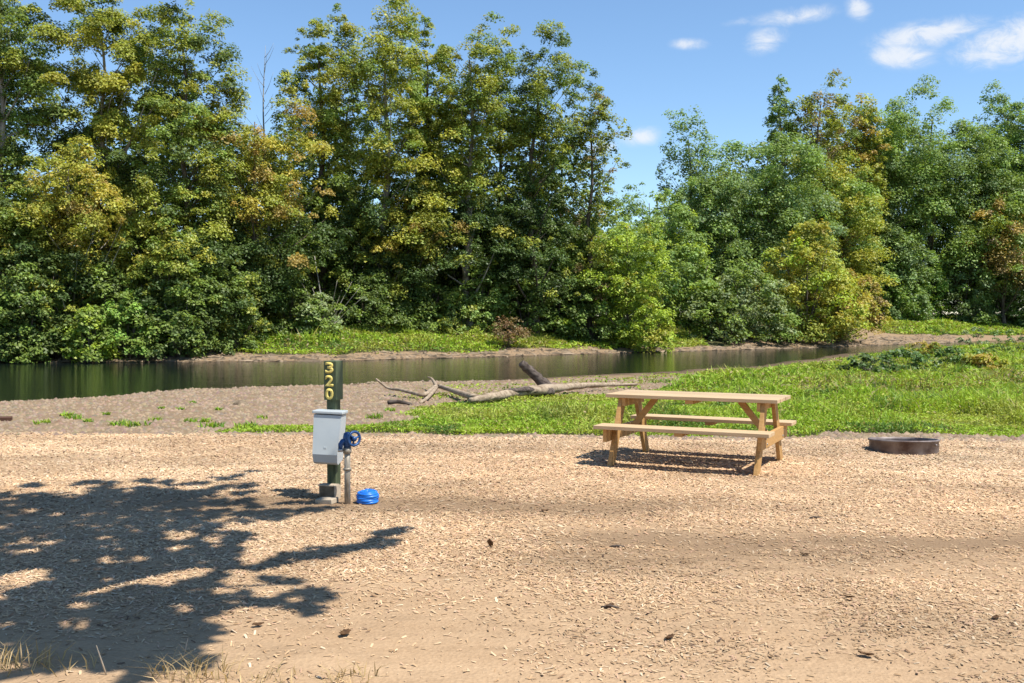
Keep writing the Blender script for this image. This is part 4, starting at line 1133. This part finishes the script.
for (u, v, a, b, rot, k) in [(930, 34, 52, 13, .18, 1.0), (902, 55, 32, 12, .0, .95), (1000, 44, 44, 17, .3, 1.15), (1040, 36, 50, 22, .2, 1.2), (795, 16, 42, 9, .15, .75), (765, 40, 20, 13, .3, .85), (690, 44, 18, 6, .0, .75), (640, 137, 20, 9, .1, .95), (858, 7, 12, 13, .8, .8), (600, 146, 18, 9, 0, .8), (738, 22, 20, 6, .1, .4)]:
    d = ray(u, v); u0, v0 = d[0] / d[1], d[2] / d[1]
    c, s = math.cos(rot), math.sin(rot)
    du = math_node(nt, 'SUBTRACT', U, u0); dv = math_node(nt, 'SUBTRACT', V_, v0)
    p = math_node(nt, 'ADD', math_node(nt, 'MULTIPLY', du, c), math_node(nt, 'MULTIPLY', dv, s))
    q = math_node(nt, 'SUBTRACT', math_node(nt, 'MULTIPLY', dv, c), math_node(nt, 'MULTIPLY', du, s))
    p = math_node(nt, 'POWER', math_node(nt, 'ABSOLUTE', math_node(nt, 'DIVIDE', p, a * 1.2 / F_PX)), 2.0); q = math_node(nt, 'POWER', math_node(nt, 'ABSOLUTE', math_node(nt, 'DIVIDE', q, b * 1.2 / F_PX)), 2.0)
    mk = math_node(nt, 'MULTIPLY', math_node(nt, 'EXPONENT', math_node(nt, 'MULTIPLY', math_node(nt, 'ADD', p, q), -1.1)), k)
    tot = mk if tot is None else math_node(nt, 'MAXIMUM', tot, mk)
f = math_node(nt, 'ADD', math_node(nt, 'MULTIPLY', nz.outputs[0], 2.6), math_node(nt, 'MULTIPLY', nz2.outputs[0], 1.3)); f = math_node(nt, 'SUBTRACT', f, .95)
f = math_node(nt, 'MULTIPLY', tot, f)
mr = nt.nodes.new('ShaderNodeMapRange'); mr.interpolation_type = 'SMOOTHSTEP'; nt.links.new(f, mr.inputs[0])
mr.inputs[1].default_value = .20; mr.inputs[2].default_value = 1.15; mr.inputs[3].default_value = 0; mr.inputs[4].default_value = .85
SKY_S = .12
hs = nt.nodes.new('ShaderNodeHueSaturation'); hs.inputs['Saturation'].default_value = 1.03; hs.inputs['Hue'].default_value = .497; nt.links.new(sky.outputs[0], hs.inputs['Color'])
cl = mix_node(nt, mr.outputs[0], hs.outputs[0], (.58 / SKY_S, .60 / SKY_S, .63 / SKY_S))
nt.links.new(cl, bg.inputs[0]); bg.inputs[1].default_value = SKY_S

sd = bpy.data.lights.new('sun', 'SUN'); sd.energy = 4.9; sd.angle = math.radians(.53); sd.color = (1, .95, .87)
so = bpy.data.objects.new('sun', sd); COL.objects.link(so)
to_sun = Vector((SUN_H[0] * math.cos(SUN_EL), SUN_H[1] * math.cos(SUN_EL), math.sin(SUN_EL)))
so.rotation_euler = to_sun.to_track_quat('Z', 'Y').to_euler(); so.location = (6, -4, 12)

cd = bpy.data.cameras.new('camera'); cam = bpy.data.objects.new('camera', cd); COL.objects.link(cam)
cd.sensor_width = 36; cd.lens = F_PX / 1024 * 36; cd.clip_end = 3000; cd.clip_start = .05
cam.location = (0, 0, EYE); cam.rotation_euler = (PI / 2 - PITCH, 0, 0)
scene.camera = cam

vs = scene.view_settings
vs.view_transform = 'Standard'; vs.look = 'None'; vs.gamma = 1; vs.use_curve_mapping = False; vs.exposure = 0.66
cy = scene.cycles
cy.max_bounces = 6; cy.diffuse_bounces = 3; cy.glossy_bounces = 3; cy.transmission_bounces = 4; cy.transparent_max_bounces = 4
cy.use_denoising = True
cy.caustics_reflective = False; cy.caustics_refractive = False
